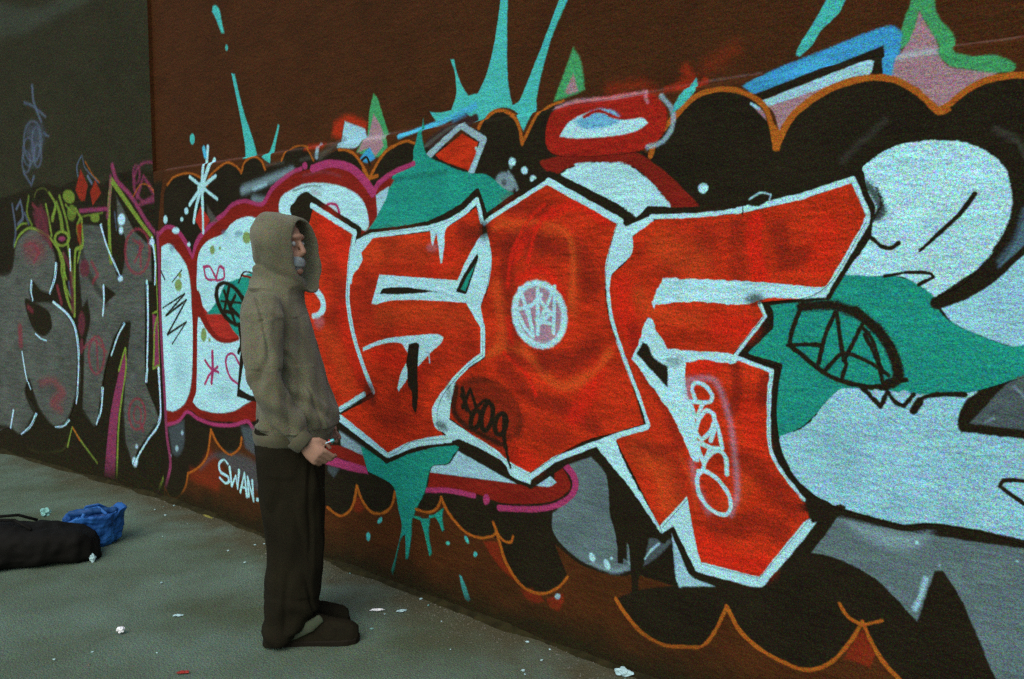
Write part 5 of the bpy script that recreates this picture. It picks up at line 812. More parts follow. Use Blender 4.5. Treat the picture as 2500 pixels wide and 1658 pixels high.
swall = tag(empty('side_wall', (0, 0, 0)), 'dark wall at the far left with dim grey graffiti letters edged in olive green', 'wall')
wall_mesh('wall_face', strip_faces(-7, 0, [(0, -.1), (0, TOPZ)], 12) + [[(-7, 0, TOPZ), (0, 0, TOPZ), (0, .4, TOPZ), (-7, .4, TOPZ)]], CS, MS, swall, fs)
PL = {('red_letter', 0): 'red letter with torn left side partly behind the person', ('painted_face', 0): 'pale blue rounded face with black eye, nose and mouth lines', ('painted_ring', 0): 'dark red oval ring with a pale blue middle',
      ('painted_cloud', 0): 'large pale blue shape below the teal splash'}
cnt = {}
for i, (name, wk, c, P) in enumerate(PARTS):
    cv, m, par, fr = (CM, MM, wall, fm) if wk == 'm' else (CS, MS, swall, fs)
    pts = [(max(p[0], -.0 if wk == 'm' else -6), p[1]) for p in P]
    pts = [p for k, p in enumerate(pts) if math.dist(p, pts[k - 1]) > 1e-4]
    if name in ('painted_splash', 'painted_ring'):   # these cross the ledge: cut them at it
        halves = []
        for lo in (True, False):
            out = []
            zc = LZ if lo else LZ + .022
            for k in range(len(pts)):
                a, b = pts[k - 1], pts[k]; ia = (a[1] < zc) == lo; ib = (b[1] < zc) == lo
                if ia != ib:
                    t = (zc - a[1]) / (b[1] - a[1]); out.append((a[0] + t * (b[0] - a[0]), zc))
                if ib: out.append(b)
            if len(out) > 2: halves.append((out, -.0008 - .0002 * i if lo else .022 - .0008 - .0002 * i))
    else: halves = [(pts, -.0008 - .0002 * i)]
    faces = []
    for pp, off in halves:
        for tri in tessellate_polygon([[Vector((p[0], p[1], 0)) for p in pp]]):
            f = [(pp[k][0], off, pp[k][1]) for k in tri]
            a = (f[1][0] - f[0][0]) * (f[2][2] - f[0][2]) - (f[2][0] - f[0][0]) * (f[1][2] - f[0][2])
            if abs(a) < 1e-8: continue
            faces.append(f if a > 0 else f[::-1])
    o = wall_mesh(name, faces, cv, m, par, fr)
    k = (name, cnt.get(name, 0)); cnt[name] = cnt.get(name, 0) + 1
    if k in PL: o['label'] = PL[k]

# ---------------------------------------------------------------- ground
def ground_mat():
    m = mat('asphalt', (88, 105, 90), rough=.95, grain=.5, gscale=200, mott=.28, mscale=1.6, bump=.008, bscale=120, rgb2=(74, 84, 64))
    t = m.node_tree; b = t.nodes['Principled BSDF']; src = b.inputs['Base Color'].links[0].from_socket
    tc = t.nodes.new('ShaderNodeTexCoord'); v = t.nodes.new('ShaderNodeTexVoronoi'); v.inputs['Scale'].default_value = 55
    t.links.new(tc.outputs['Object'], v.inputs['Vector'])
    r = t.nodes.new('ShaderNodeMapRange'); r.inputs[1].default_value = .07; r.inputs[2].default_value = .13; r.inputs[3].default_value = .55; r.inputs[4].default_value = 0
    t.links.new(v.outputs['Distance'], r.inputs[0])
    n = t.nodes.new('ShaderNodeTexNoise'); n.inputs['Scale'].default_value = 3; t.links.new(tc.outputs['Object'], n.inputs['Vector'])
    mr = t.nodes.new('ShaderNodeMapRange'); mr.inputs[1].default_value = .5; mr.inputs[2].default_value = .7; t.links.new(n.outputs['Fac'], mr.inputs[0])
    mu = t.nodes.new('ShaderNodeMath'); mu.operation = 'MULTIPLY'; t.links.new(r.outputs[0], mu.inputs[0]); t.links.new(mr.outputs[0], mu.inputs[1])
    mx = t.nodes.new('ShaderNodeMix'); mx.data_type = 'RGBA'; mx.inputs[7].default_value = (*alb((140, 150, 140)), 1)
    t.links.new(mu.outputs[0], mx.inputs[0]); t.links.new(src, mx.inputs[6])
    # worn cracks
    wn = t.nodes.new('ShaderNodeTexNoise'); wn.inputs['Scale'].default_value = 5; wn.inputs['Detail'].default_value = 4; t.links.new(tc.outputs['Object'], wn.inputs['Vector'])
    va = t.nodes.new('ShaderNodeVectorMath'); va.operation = 'MULTIPLY_ADD'; va.inputs[1].default_value = (.35, .35, 0); t.links.new(wn.outputs['Color'], va.inputs[0]); t.links.new(tc.outputs['Object'], va.inputs[2])
    vc = t.nodes.new('ShaderNodeTexVoronoi'); vc.feature = 'DISTANCE_TO_EDGE'; vc.inputs['Scale'].default_value = .75; t.links.new(va.outputs[0], vc.inputs['Vector'])
    rc = t.nodes.new('ShaderNodeMapRange'); rc.inputs[1].default_value = .004; rc.inputs[2].default_value = .012; rc.inputs[3].default_value = .10; rc.inputs[4].default_value = 0; t.links.new(vc.outputs['Distance'], rc.inputs[0])
    m2 = t.nodes.new('ShaderNodeMix'); m2.data_type = 'RGBA'; m2.inputs[7].default_value = (*alb((40, 42, 32)), 1); t.links.new(rc.outputs[0], m2.inputs[0]); t.links.new(mx.outputs[2], m2.inputs[6])
    # earth and paint dust gathered within half a metre of the wall
    sp = t.nodes.new('ShaderNodeSeparateXYZ'); t.links.new(tc.outputs['Object'], sp.inputs[0])
    ad = t.nodes.new('ShaderNodeMath'); ad.operation = 'MULTIPLY_ADD'; ad.inputs[1].default_value = .7; t.links.new(wn.outputs['Fac'], ad.inputs[0]); t.links.new(sp.outputs['Y'], ad.inputs[2])
    rd = t.nodes.new('ShaderNodeMapRange'); rd.inputs[1].default_value = -.05; rd.inputs[2].default_value = .32; rd.inputs[3].default_value = 0; rd.inputs[4].default_value = .85; t.links.new(ad.outputs[0], rd.inputs[0])
    m3 = t.nodes.new('ShaderNodeMix'); m3.data_type = 'RGBA'; m3.inputs[7].default_value = (*alb((74, 66, 44)), 1); t.links.new(rd.outputs[0], m3.inputs[0]); t.links.new(m2.outputs[2], m3.inputs[6])
    t.links.new(m3.outputs[2], b.inputs['Base Color'])
    return m
me = bpy.data.meshes.new('ground'); S = 300
# finely divided near the wall so that the asphalt is slightly uneven
gx = np.concatenate([[-S], np.linspace(-4, 8, 121), [S]]); gy = np.concatenate([[-S], np.linspace(-4, .3, 44), [S]])
V = []
for y in gy:
    for x in gx:
        z = 0 if abs(x) > 20 or abs(y) > 20 else .012 * mnoise.noise(Vector((x * .9, y * .9, 3))) + .004 * mnoise.noise(Vector((x * 5, y * 5, 1)))
        V.append((x, y, z))
nx = len(gx); me.from_pydata(V, [], [(j * nx + i, j * nx + i + 1, (j + 1) * nx + i + 1, (j + 1) * nx + i) for j in range(len(gy) - 1) for i in range(nx - 1)])
me.materials.append(ground_mat()); me.shade_smooth(); tag(link('ground', me), kind='structure')

# ---------------------------------------------------------------- solid shapes
def ring_pts(c, u, v, ru, rv, n, pw=1.0):
    o = []
    for i in range(n):
        a = 2 * math.pi * i / n; ca, sa = math.cos(a), math.sin(a)
        o.append(c + u * (ru * math.copysign(abs(ca) ** pw, ca)) + v * (rv * math.copysign(abs(sa) ** pw, sa)))
    return o
def loft(bm, rings, cap=True):
    vs = [[bm.verts.new(p) for p in r] for r in rings]; n = len(vs[0])
    for a, b in zip(vs, vs[1:]):
        for i in range(n): bm.faces.new((a[i], a[(i + 1) % n], b[(i + 1) % n], b[i]))
    if cap:
        bm.faces.new(vs[0][::-1]); bm.faces.new(vs[-1])
def tube(bm, pts, n=12, up=Vector((0, 1, 0))):
    """pts: (x,y,z, r_side, r_depth) ; tapered limb following its axis"""
    P = [Vector(p[:3]) for p in pts]; rings = []
    for i, p in enumerate(pts):
        d = (P[min(i + 1, len(P) - 1)] - P[max(i - 1, 0)]).normalized()
        u = d.cross(up).normalized(); v = d.cross(u).normalized()
        rings.append(ring_pts(P[i], u, v, p[3], p[4] if len(p) > 4 else p[3], n))
    d0 = (P[1] - P[0]).normalized(); d1 = (P[-1] - P[-2]).normalized()
    r0, r1 = pts[0][3] * .5, pts[-1][3] * .5
    def shrink(r, c, off): return [c + off + (q - c) * .6 for q in r]
    loft(bm, [shrink(rings[0], P[0], -d0 * r0)] + rings + [shrink(rings[-1], P[-1], d1 * r1)])
def ball(bm, c, r, seg=16):
    m = Matrix.Translation(c) @ Matrix.Diagonal((*r, 1)); bmesh.ops.create_uvsphere(bm, u_segments=seg, v_segments=seg // 2 + 2, radius=1, matrix=m)
def hrings(bm, prof, n=28, pw=.85, slant=0):
    """horizontal rings: (z, x_back, x_front, half_width, y_centre)"""
    rings = []
    for z, xb, xf, hw, *yc in prof:
        c = Vector(((xb + xf) / 2, yc[0] if yc else 0, z)); rings.append(ring_pts(c, Vector((1, 0, 0)), Vector((0, 1, 0)), (xf - xb) / 2, hw, n, pw))
    loft(bm, rings)
def fused(name, bm, voxel, m, parent, smooth=3, fold=None):
    me = bpy.data.meshes.new(name); bmesh.ops.recalc_face_normals(bm, faces=bm.faces); bm.to_mesh(me); bm.free()
    tmp = bpy.data.objects.new('tmp', me); col.objects.link(tmp)
    r = tmp.modifiers.new('r', 'REMESH'); r.mode = 'VOXEL'; r.voxel_size = voxel
    s = tmp.modifiers.new('s', 'SMOOTH'); s.iterations = smooth; s.factor = .5
    dg = bpy.context.evaluated_depsgraph_get(); ev = tmp.evaluated_get(dg); out = bpy.data.meshes.new_from_object(ev)
    bpy.data.objects.remove(tmp)
    if fold:
        N = [v.normal.copy() for v in out.vertices]
        for v, nn in zip(out.vertices, N): v.co += nn * fold(v.co)
    out.materials.clear(); out.materials.append(m); out.shade_smooth(); out.name = name
    return link(name, out, parent)
def plain(name, bm, m, parent=None, smooth=True):
    me = bpy.data.meshes.new(name); bmesh.ops.recalc_face_normals(bm, faces=bm.faces); bm.to_mesh(me); bm.free(); me.materials.append(m)
    if smooth: me.shade_smooth()
    return link(name, me, parent)

# ---------------------------------------------------------------- the person
M_hoodie = mat('khaki_fleece', (98, 96, 76), rough=1, grain=.5, gscale=220, mott=.08, mscale=9, bump=.003, bscale=260, sheen=.15, rgb2=(86, 84, 64))
M_rib = mat('khaki_rib', (78, 76, 58), rough=1, grain=.35, mott=.15, sheen=.1)
M_trouser = mat('black_cotton', (26, 23, 7), rough=.95, grain=.3, gscale=240, mott=.25, mscale=6, bump=.002, bscale=200)
M_skin = mat('skin', (150, 116, 96), rough=.6, grain=.15, gscale=300, mott=.15, mscale=30)
M_hand = M_skin
M_mask = mat('grey_beard', (128, 138, 138), rough=.9, grain=.2, mott=.2, mscale=30)
M_hair = mat('dark_hair', (24, 18, 10), rough=.7, grain=.3)
M_shoe = mat('black_suede', (26, 23, 8), rough=.9, grain=.3, gscale=240, mott=.2, mscale=20)
M_sole = mat('dark_rubber', (24, 20, 8), rough=.8, grain=.2)
M_sock = mat('grey_sock', (66, 72, 56), rough=1, grain=.3)
M_eye = mat('eye', (150, 150, 145), rough=.3, grain=0, mott=.05)
PX, PY = 2.556, -.638
face = math.atan2(.833, .554) - R(7)
person = tag(empty('person', (PX, PY, 0), face), 'person in khaki grey hoodie, hood up, and baggy black trousers, standing beside the wall', 'person')
# body: one continuous figure (head, neck, trunk, arms with hands, legs with feet)
b = bmesh.new()
HX, HZ = -.050, 1.635
ball(b, (HX - .008, 0, HZ + .018), (.086, .073, .098), 24)
ball(b, (HX + .030, 0, HZ - .055), (.056, .052, .062), 20)           # jaw
ball(b, (HX + .074, 0, HZ - .104), (.018, .022, .016))               # chin
ball(b, (HX + .068, 0, HZ + .032), (.022, .048, .016))               # brow
tube(b, [(HX + .078, 0, HZ + .015, .009), (HX + .092, 0, HZ - .008, .011), (HX + .100, 0, HZ - .028, .013), (HX + .088, 0, HZ - .038, .012)], 10)   # nose
ball(b, (HX + .082, 0, HZ - .060), (.012, .024, .007)); ball(b, (HX + .080, 0, HZ - .073), (.012, .021, .008))     # lips
for s in (-1, 1):
    ball(b, (HX + .048, s * .040, HZ - .018), (.030, .022, .026)); ball(b, (HX - .012, s * .076, HZ - .010), (.018, .008, .032))   # cheek, ear
bmesh.ops.rotate(b, verts=b.verts[:], cent=(HX, 0, HZ), matrix=Matrix.Rotation(R(-27), 3, 'Z'))
tube(b, [(HX - .02, 0, HZ - .05, .055), (HX - .035, 0, HZ - .15, .056), (HX - .045, 0, HZ - .22, .075)], 16)
hrings(b, [(1.43, -.17, -.03, .10), (1.36, -.175, .0, .17), (1.20, -.165, .02, .155), (1.02, -.135, .03, .13), (.90, -.13, .03, .14), (.84, -.13, .03, .135)])
for s, fx in ((-1, .025), (1, -.02)):
    tube(b, [(-.05, s * .09, .88, .085), (-.03 + fx, s * .10, .50, .058), (-.06 + fx, s * .090, .12, .042)], 14)
    tube(b, [(-.08 + fx, s * .090, .06, .030), (.02 + fx, s * .090, .045, .032), (.09 + fx, s * .090, .034, .026)], 12)
def arm(b, sh, el, wr):
    tube(b, [(*sh, .052), (*[(a + c) / 2 for a, c in zip(sh, el)], .046), (*el, .041), (*[(a * .6 + c * .4) for a, c in zip(el, wr)], .038), (*wr, .026)], 14)
SH, EL, WR = (-.095, -.195, 1.385), (-.072, -.250, 1.085), (.040, -.235, .868)
SH2, EL2, WR2 = (-.10, .195, 1.385), (-.105, .255, 1.085), (.03, .235, .868)
def hand(b, wr, s, hold=True):
    wv = Vector(wr); d = Vector((.70, 0, -.62)).normalized(); up = Vector((.62, 0, .70)).normalized(); side = Vector((0, s, 0))   # s: palm side points to the body
    def p(a, c, e): return tuple(wv + d * a + up * c + side * e)
    palm = []
    for a, ru in ((-.01, .024), (.02, .030), (.05, .039), (.085, .041)):
        palm.append(ring_pts(wv + d * a, up, side, ru, .0145, 12, .8))
    loft(b, palm)
    L_ = [(.031, .046, .027, .020), (.011, .052, .030, .022), (-.010, .048, .028, .021), (-.030, .038, .022, .018)]
    for k, (c, l1, l2, l3) in enumerate(L_):
        cv = .35 + .1 * k if hold else .2
        a1, a2, a3 = .5 + .15 * k, 1.25 + .12 * k, 1.95 + .1 * k
        q = [wv + d * .07 + up * c]
        q.append(wv + d * .088 + up * c)
        for ln, an in ((l1, a1), (l2, a2), (l3, a3)): q.append(q[-1] + (d * math.cos(an) + side * math.sin(an)) * ln)
        rr = (.0095, .0098, .0088, .0080, .0066)
        tube(b, [(*v, r) for v, r in zip(q, rr)], 10, up=up)
    q = [wv + d * .018 + up * .022, wv + d * .045 + up * .046 + side * .010, wv + d * .076 + up * .052 + side * .022, wv + d * .100 + up * .044 + side * .030]
    tube(b, [(*v, r) for v, r in zip(q, (.014, .0125, .0105, .0078))], 10, up=side)
arm(b, SH, EL, WR); arm(b, SH2, EL2, WR2); hand(b, WR, 1); hand(b, WR2, -1)
body = fused('body', b, .0048, M_skin, person, smooth=2)
for s in (-1, 1):
    bb = bmesh.new(); ball(bb, (HX + .071, s * .030, HZ + .004), (.011, .012, .011)); bmesh.ops.rotate(bb, verts=bb.verts[:], cent=(HX, 0, HZ), matrix=Matrix.Rotation(R(-27), 3, 'Z')); e = plain('eye', bb, M_eye, person)
bb = bmesh.new(); ball(bb, (HX - .018, 0, HZ + .030), (.089, .079, .094), 24); fused('hair', bb, .006, M_hair, person, 2, lambda c: .004 * mnoise.noise(c * 60))
# pale beard over mouth and chin
bb = bmesh.new(); ball(bb, (HX + .058, 0, HZ - .072), (.041, .047, .036), 20); bmesh.ops.rotate(bb, verts=bb.verts[:], cent=(HX, 0, HZ), matrix=Matrix.Rotation(R(-27), 3, 'Z')); fused('beard', bb, .004, M_mask, person, 1, lambda c: .0045 * mnoise.noise(Vector((c.x * 30, c.y * 20, c.z * 90))))
# hoodie
b = bmesh.new()
hrings(b, [(.845, -.165, .115, .178), (.862, -.170, .150, .198), (.90, -.176, .168, .205), (.96, -.172, .165, .206), (1.04, -.168, .135, .20), (1.14, -.176, .105, .198), (1.24, -.204, .075, .20), (1.33, -.220, .050, .198), (1.40, -.216, .028, .175), (1.44, -.198, .026, .140), (1.475, -.182, .040, .112), (1.51, -.172, .030, .096), (1.55, -.168, -.03, .082)])
def sleeve(b, sh, el, wr, s):
    tube(b, [(sh[0], sh[1] * .80, sh[2] + .012, .070, .078), (sh[0] - .004, sh[1] + s * .012, sh[2] - .035, .084, .078), (sh[0] - .006, sh[1] + s * .03, sh[2] - .15, .076, .066), (el[0] - .008, el[1], el[2] + .02, .068, .060),
             (el[0] + .020, el[1], el[2] - .055, .066, .056), (el[0] * .45 + wr[0] * .55, wr[1], el[2] * .42 + wr[2] * .58, .064, .056), (wr[0] - .008, wr[1], wr[2] + .014, .050, .042)], 18)
    tube(b, [(wr[0] - .016, wr[1], wr[2] + .024, .042, .036), (wr[0] + .018, wr[1], wr[2] - .016, .037, .032)], 16)
sleeve(b, SH, EL, WR, -1); sleeve(b, SH2, EL2, WR2, 1)
hr = []
for x, zc, hz, wy in [(-.212, 1.645, .03, .03), (-.203, 1.642, .075, .062), (-.178, 1.635, .108, .092), (-.13, 1.628, .138, .115), (-.07, 1.620, .152, .124), (-.01, 1.607, .156, .118), (.030, 1.596, .156, .104), (.046, 1.590, .150, .088),
                      (.036, 1.589, .140, .079), (-.02, 1.602, .138, .098), (-.09, 1.615, .118, .088), (-.15, 1.622, .07, .055)]:
    r = []
    for i in range(28):
        a = 2 * math.pi * i / 28; z = hz * math.sin(a); y = wy * math.copysign(abs(math.cos(a)) ** .85, math.cos(a))
        if z < 0: y *= 1 - .25 * (z / hz) ** 2
        xx = x + (-z * .22 if z < 0 else -z * .10) * (1 if x > -.16 else .6)
        xx = .05 + (xx - .05) * .85 + y * .50 * min(1, max(0, (x + .20) / .2))
        r.append(Vector((xx, y - .006 * min(1, max(0, (x + .20) / .2)), zc + z)))
    hr.append(r)
loft(b, hr)
# collar roll where the hood meets the shoulders
cr = []
for i in range(24):
    a = 2 * math.pi * i / 24; cr.append(Vector((-.078 + .088 * math.cos(a), .104 * math.sin(a), 1.455 - .035 * math.cos(a))))
for i in range(24):
    p, q = cr[i], cr[(i + 1) % 24]; tube(b, [(*p, .017), (*q, .017)], 8, up=Vector((.01, .02, 1)))
def hoodie_fold(c):
    t = 0
    if c.z < 1.46:
        n = mnoise.noise(Vector((c.x * 9, c.y * 9, c.z * 3.2)))
        t += .012 * n
        # creases running from the shoulder down to the belly, and rings where the sleeve bends
        t -= .014 * max(0, 1 - abs(mnoise.noise(Vector((c.x * 8 + c.z * 2.5, c.y * 5, c.z * 2.6 + 4)))) * 9)
        t += .005 * math.sin(c.x * 62 + c.z * 9 + 4.5 * n) * (1 if c.z < 1.35 else .3)
        if c.z < 1.16 and c.y < -.12: t += .0055 * math.sin(c.z * 70 + c.x * 55 + 5 * mnoise.noise(c * 6))
        t += .006 * mnoise.noise(Vector((c.x * 26, c.y * 20, c.z * 9)))
        if c.z < .90: t = t * .3 - .010
    else:
        t += .005 * mnoise.noise(c * 14) + .003 * math.sin(c.z * 60 + c.x * 30)
    return t
hd = fused('hoodie', b, .0056, M_hoodie, person, 6, hoodie_fold)
for wr_ in (WR, WR2):
    b = bmesh.new(); ww_ = Vector(wr_); dd = Vector((.70, 0, -.62)).normalized(); vv = Vector((0, 1, 0)); uu = dd.cross(vv)
    rr_ = []
    for t_, r_ in ((-.034, .040), (-.030, .0455), (-.006, .044), (.014, .041), (.018, .037), (.010, .034), (-.02, .034)):
        rr_.append([ww_ + dd * t_ + (uu * math.cos(a_) + vv * math.sin(a_) * .86) * (r_ + .0013 * (k_ % 2)) for k_, a_ in ((k_, 2 * math.pi * k_ / 56) for k_ in range(56))])
    loft(b, rr_, cap=False); plain('cuff', b, M_rib, hd)
b = bmesh.new(); rr_ = []
for z_, o_ in ((.885, -.002), (.880, .006), (.858, .004), (.835, -.004), (.825, -.012), (.845, -.02)):
    rr_.append([Vector((-.020 + (.156 + o_) * math.copysign(abs(math.cos(a_)) ** .85, math.cos(a_)), (.194 + o_) * math.copysign(abs(math.sin(a_)) ** .85, math.sin(a_)) + .0018 * (k_ % 2), z_ + .006 * math.sin(a_ * 3))) for k_, a_ in ((k_, 2 * math.pi * k_ / 160) for k_ in range(160))])
loft(b, rr_, cap=False); plain('waistband', b, M_rib, hd)
# trousers
b = bmesh.new()
hrings(b, [(.93, -.165, .07, .16), (.88, -.172, .09, .178), (.80, -.175, .098, .19), (.72, -.170, .10, .192), (.69, -.165, .098, .18)])
for s, fx in ((-1, .012), (1, -.012)):
    yc = s * .082
    hrings(b, [(.80, -.168 + fx * .2, .102 + fx * .2, .10, yc), (.65, -.158 + fx * .5, .104 + fx * .4, .108, yc), (.50, -.148 + fx, .098 + fx * .6, .106, yc * 1.05), (.34, -.146 + fx, .092 + fx * .5, .104, yc * 1.08), (.27, -.150 + fx, .084 + fx * .5, .102, yc * 1.1),
               (.18, -.146 + fx, .080 + fx * .5, .102, yc * 1.1), (.12, -.150 + fx, .072 + fx * .5, .100, yc * 1.1), (.07, -.160 + fx, .040 + fx * .5, .098, yc * 1.1), (.034, -.160 + fx, -.01 + fx * .5, .088, yc * 1.1)], 24)
for v in b.verts:
    if v.co.z < .22: v.co.z = max(.010, v.co.z + (v.co.x + .045) * .55 * (1 - v.co.z / .22))
def trouser_fold(c):
    n = mnoise.noise(Vector((c.x * 8, c.y * 8, c.z * 4)))
    t = .010 * n + .006 * mnoise.noise(Vector((c.x * 22, c.y * 22, c.z * 7)))
    t -= .009 * max(0, 1 - abs(mnoise.noise(Vector((c.x * 9 + c.z * 1.5, c.y * 6, c.z * 1.8 + 9)))) * 9)
    if c.z < .22: t += .005 * math.sin(c.z * 50 + c.x * 30 + 4 * n)
    return t
fused('trousers', b, .0065, M_trouser, person, 3, trouser_fold)
# shoes
for s, fx in ((-1, .035), (1, -.015)):
    y0 = s * .088
    def sect(x, w_, h, z0=.0):
        return [Vector((x + fx, y0 + w_ * ca, z0 + h * max(0, sa) if True else 0)) for ca, sa in []]
    b = bmesh.new(); rings = []
    for x, w_, h in [(-.150, .022, .05), (-.14, .034, .085), (-.08, .040, .105), (-.01, .042, .112), (.04, .045, .102), (.09, .050, .084), (.14, .051, .072), (.178, .045, .060), (.202, .028, .042)]:
        r = []
        for i in range(16):
            a = math.pi * 2 * i / 16; z = math.sin(a)
            r.append(Vector((x + fx, y0 + w_ * math.copysign(abs(math.cos(a)) ** .7, math.cos(a)), .022 + (h * z if z > 0 else .008 * z))))
        rings.append(r)
    loft(b, rings); sh = fused('shoe', b, .005, M_shoe, person, 2, lambda c: .0015 * mnoise.noise(c * 50))
    b = bmesh.new(); rings = []
    for x, w_ in [(-.160, .02), (-.152, .036), (-.05, .044), (.03, .048), (.10, .055), (.16, .054), (.192, .040), (.206, .018)]:
        rings.append([Vector((x + fx, y0 - w_, -.002)), Vector((x + fx, y0 + w_, -.002)), Vector((x + fx, y0 + w_, .020)), Vector((x + fx, y0 + w_ * .9, .026)), Vector((x + fx, y0 - w_ * .9, .026)), Vector((x + fx, y0 - w_, .020))])
    loft(b, rings); plain('sole', b, M_sole, sh, smooth=False)
    b = bmesh.new(); q = [(-.105, .040, .016), (-.05, .062, .024), (.01, .090, .026), (.055, .118, .020)]
    tube(b, [(x + fx, y0 - .050 + .012 * (k > 2), z, r * .35, r) for k, (x, z, r) in enumerate(q)], 12, up=Vector((0, 0, 1)))
    fused('side_panel', b, .0045, M_sock, sh, 1)
# small thing held in the near hand
fwd = Vector((math.cos(face), math.sin(face), 0)); left = Vector((-math.sin(face), math.cos(face), 0))
def pw(x, y, z): return Vector((PX, PY, 0)) + fwd * x + left * y + Vector((0, 0, z))
M_dark = mat('dark_plastic', (30, 30, 22), rough=.35, grain=.1); M_glint = mat('teal_plastic', (60, 175, 175), rough=.3, grain=.1); M_redp = mat('red_plastic', (170, 50, 45), rough=.3, grain=.1)
M_metal = mat('pale_metal', (170, 205, 215), rough=.3, grain=.1)
dev = tag(empty('marker_pen', pw(.100, -.212, .845), face), 'small dark marker with teal and red end in the hand of the hooded person', 'marker')
def bar(name, a, b_, r, m, parent, n=10):
    bb = bmesh.new(); tube(bb, [(*a, r), (*b_, r)], n, up=Vector((0, 1, .01))); return plain(name, bb, m, parent)
bar('barrel', (-.045, 0, -.012), (.040, 0, .018), .0085, M_dark, dev); bar('cap', (.046, 0, .020), (.058, 0, .024), .0075, M_glint, dev); bar('ring', (.041, 0, .0184), (.045, 0, .0198), .0096, M_redp, dev)
bar('clip', (.02, -.011, .012), (.058, -.012, .026), .0022, M_metal, dev)

# ---------------------------------------------------------------- bags
M_bag = mat('black_nylon', (17, 16, 5), rough=.8, grain=.3, mott=.2, mscale=10)
M_blue = mat('blue_plastic', (40, 92, 150), rough=.4, grain=.2, mott=.35, mscale=9, rgb2=(26, 60, 112)); M_blue_in = mat('dark_blue_plastic', (30, 66, 110), rough=.5)
M_pale = mat('pale_plastic', (120, 170, 160), rough=.4, grain=.2); M_wht = mat('white_paper', (165, 195, 195), rough=.8, grain=.1, mott=.15, mscale=40)
BD = R(62)      # roughly the picture's left-to-right direction on the ground
hold = tag(empty('duffel_bag', (.70, -1.13, 0), BD), 'low black duffel bag lying on the ground at the left edge', 'bag')
b = bmesh.new(); rings = []
for x, w_, h in [(-.46, .08, .10), (-.44, .13, .17), (-.36, .16, .215), (-.2, .17, .225), (-.05, .17, .215), (.08, .165, .20), (.2, .16, .190), (.30, .14, .165), (.36, .11, .12), (.39, .06, .07)]:
    rings.append([Vector((x, w_ * math.copysign(abs(math.cos(2 * math.pi * i / 20)) ** .6, math.cos(2 * math.pi * i / 20)), h / 2 * (1 + math.copysign(abs(math.sin(2 * math.pi * i / 20)) ** .6, math.sin(2 * math.pi * i / 20))))) for i in range(20)])
loft(b, rings); fused('bag_body', b, .009, M_bag, hold, 3, lambda c: .014 * mnoise.noise(c * 9) + .006 * mnoise.noise(c * 24))
for s in (-1, 1):
    b = bmesh.new(); q = [(-.22, s * .10, .20), (-.20, s * .07, .235), (-.10, s * .03, .25), (0, s * .05, .245), (.08, s * .09, .20)]
    for a, c in zip(q, q[1:]): tube(b, [(*a, .008), (*c, .008)], 8, up=Vector((.1, 1, .1)))
    plain('handle', b, M_bag, hold)
blue = tag(empty('plastic_bag', (.66, -.73, 0), BD + R(4)), 'crumpled blue plastic bag standing against the end of the black bag', 'bag'); blue.scale = (1, 1, .84)
b = bmesh.new(); rings = []
for k, (z, a, c) in enumerate([(0, .11, .07), (.03, .13, .085), (.09, .135, .09), (.15, .15, .10), (.20, .165, .11), (.215, .160, .105), (.20, .14, .09), (.16, .125, .08)]):
    r = []
    for i in range(28):
        an = 2 * math.pi * i / 28; wv_ = 1 + .10 * math.sin(5 * an + k * .5) + .06 * math.sin(9 * an + k)
        r.append(Vector((a * wv_ * math.cos(an), c * wv_ * math.sin(an), z + .018 * math.sin(3 * an + 1) * (z > .1) + (.03 * math.cos(an) if z > .12 else 0))))
    rings.append(r)
loft(b, rings); fused('bag_body', b, .006, M_blue, blue, 1, lambda c: .008 * mnoise.noise(c * 22) + .004 * mnoise.noise(c * 60))
for s in (-1, 1):
    b = bmesh.new(); q = [(-.05, s * .06, .20), (-.03, s * .04, .245), (.03, s * .03, .255), (.07, s * .06, .215)]
    for a, c in zip(q, q[1:]): tube(b, [(*a, .010, .004), (*c, .010, .004)], 8, up=Vector((0, 1, .1)))
    plain('handle', b, M_blue, blue)
b = bmesh.new(); tube(b, [(-.11, -.02, .225, .022), (.0, -.03, .235, .026), (.12, -.01, .22, .02)], 10); fused('cloth', b, .006, M_blue_in, blue, 1, lambda c: .006 * mnoise.noise(c * 40))
def crumple(name, loc, size, m, label, cat, seed, flat=.5, rz=0, voxel=None, group=None):
    b = bmesh.new(); bmesh.ops.create_icosphere(b, subdivisions=3, radius=1)
    for v in b.verts:
        n = mnoise.noise(v.co * 1.7 + Vector((seed * 7.3, 0, 0))) * .55 + mnoise.noise(v.co * 4 + Vector((0, seed * 3.1, 0))) * .3
        v.co = v.co * (1 + n); v.co = Vector((v.co.x * size[0], v.co.y * size[1], v.co.z * size[2]))
    zmin = min(v.co.z for v in b.verts)
    for v in b.verts: v.co.z -= zmin
    o = plain(name, b, m, None, smooth=False); o.location = loc; o.rotation_euler.z = rz; tag(o, label, cat, group); return o
crumple('tissue', (.62, -.96, .195), (.032, .026, .02), M_pale, 'pale teal crumpled wrapper lying on top of the black bag', 'wrapper', 3)
crumple('paper_ball', (.97, -.86, .0), (.012, .012, .02), M_wht, 'small white scrap standing at the front of the blue bag', 'litter', 5)
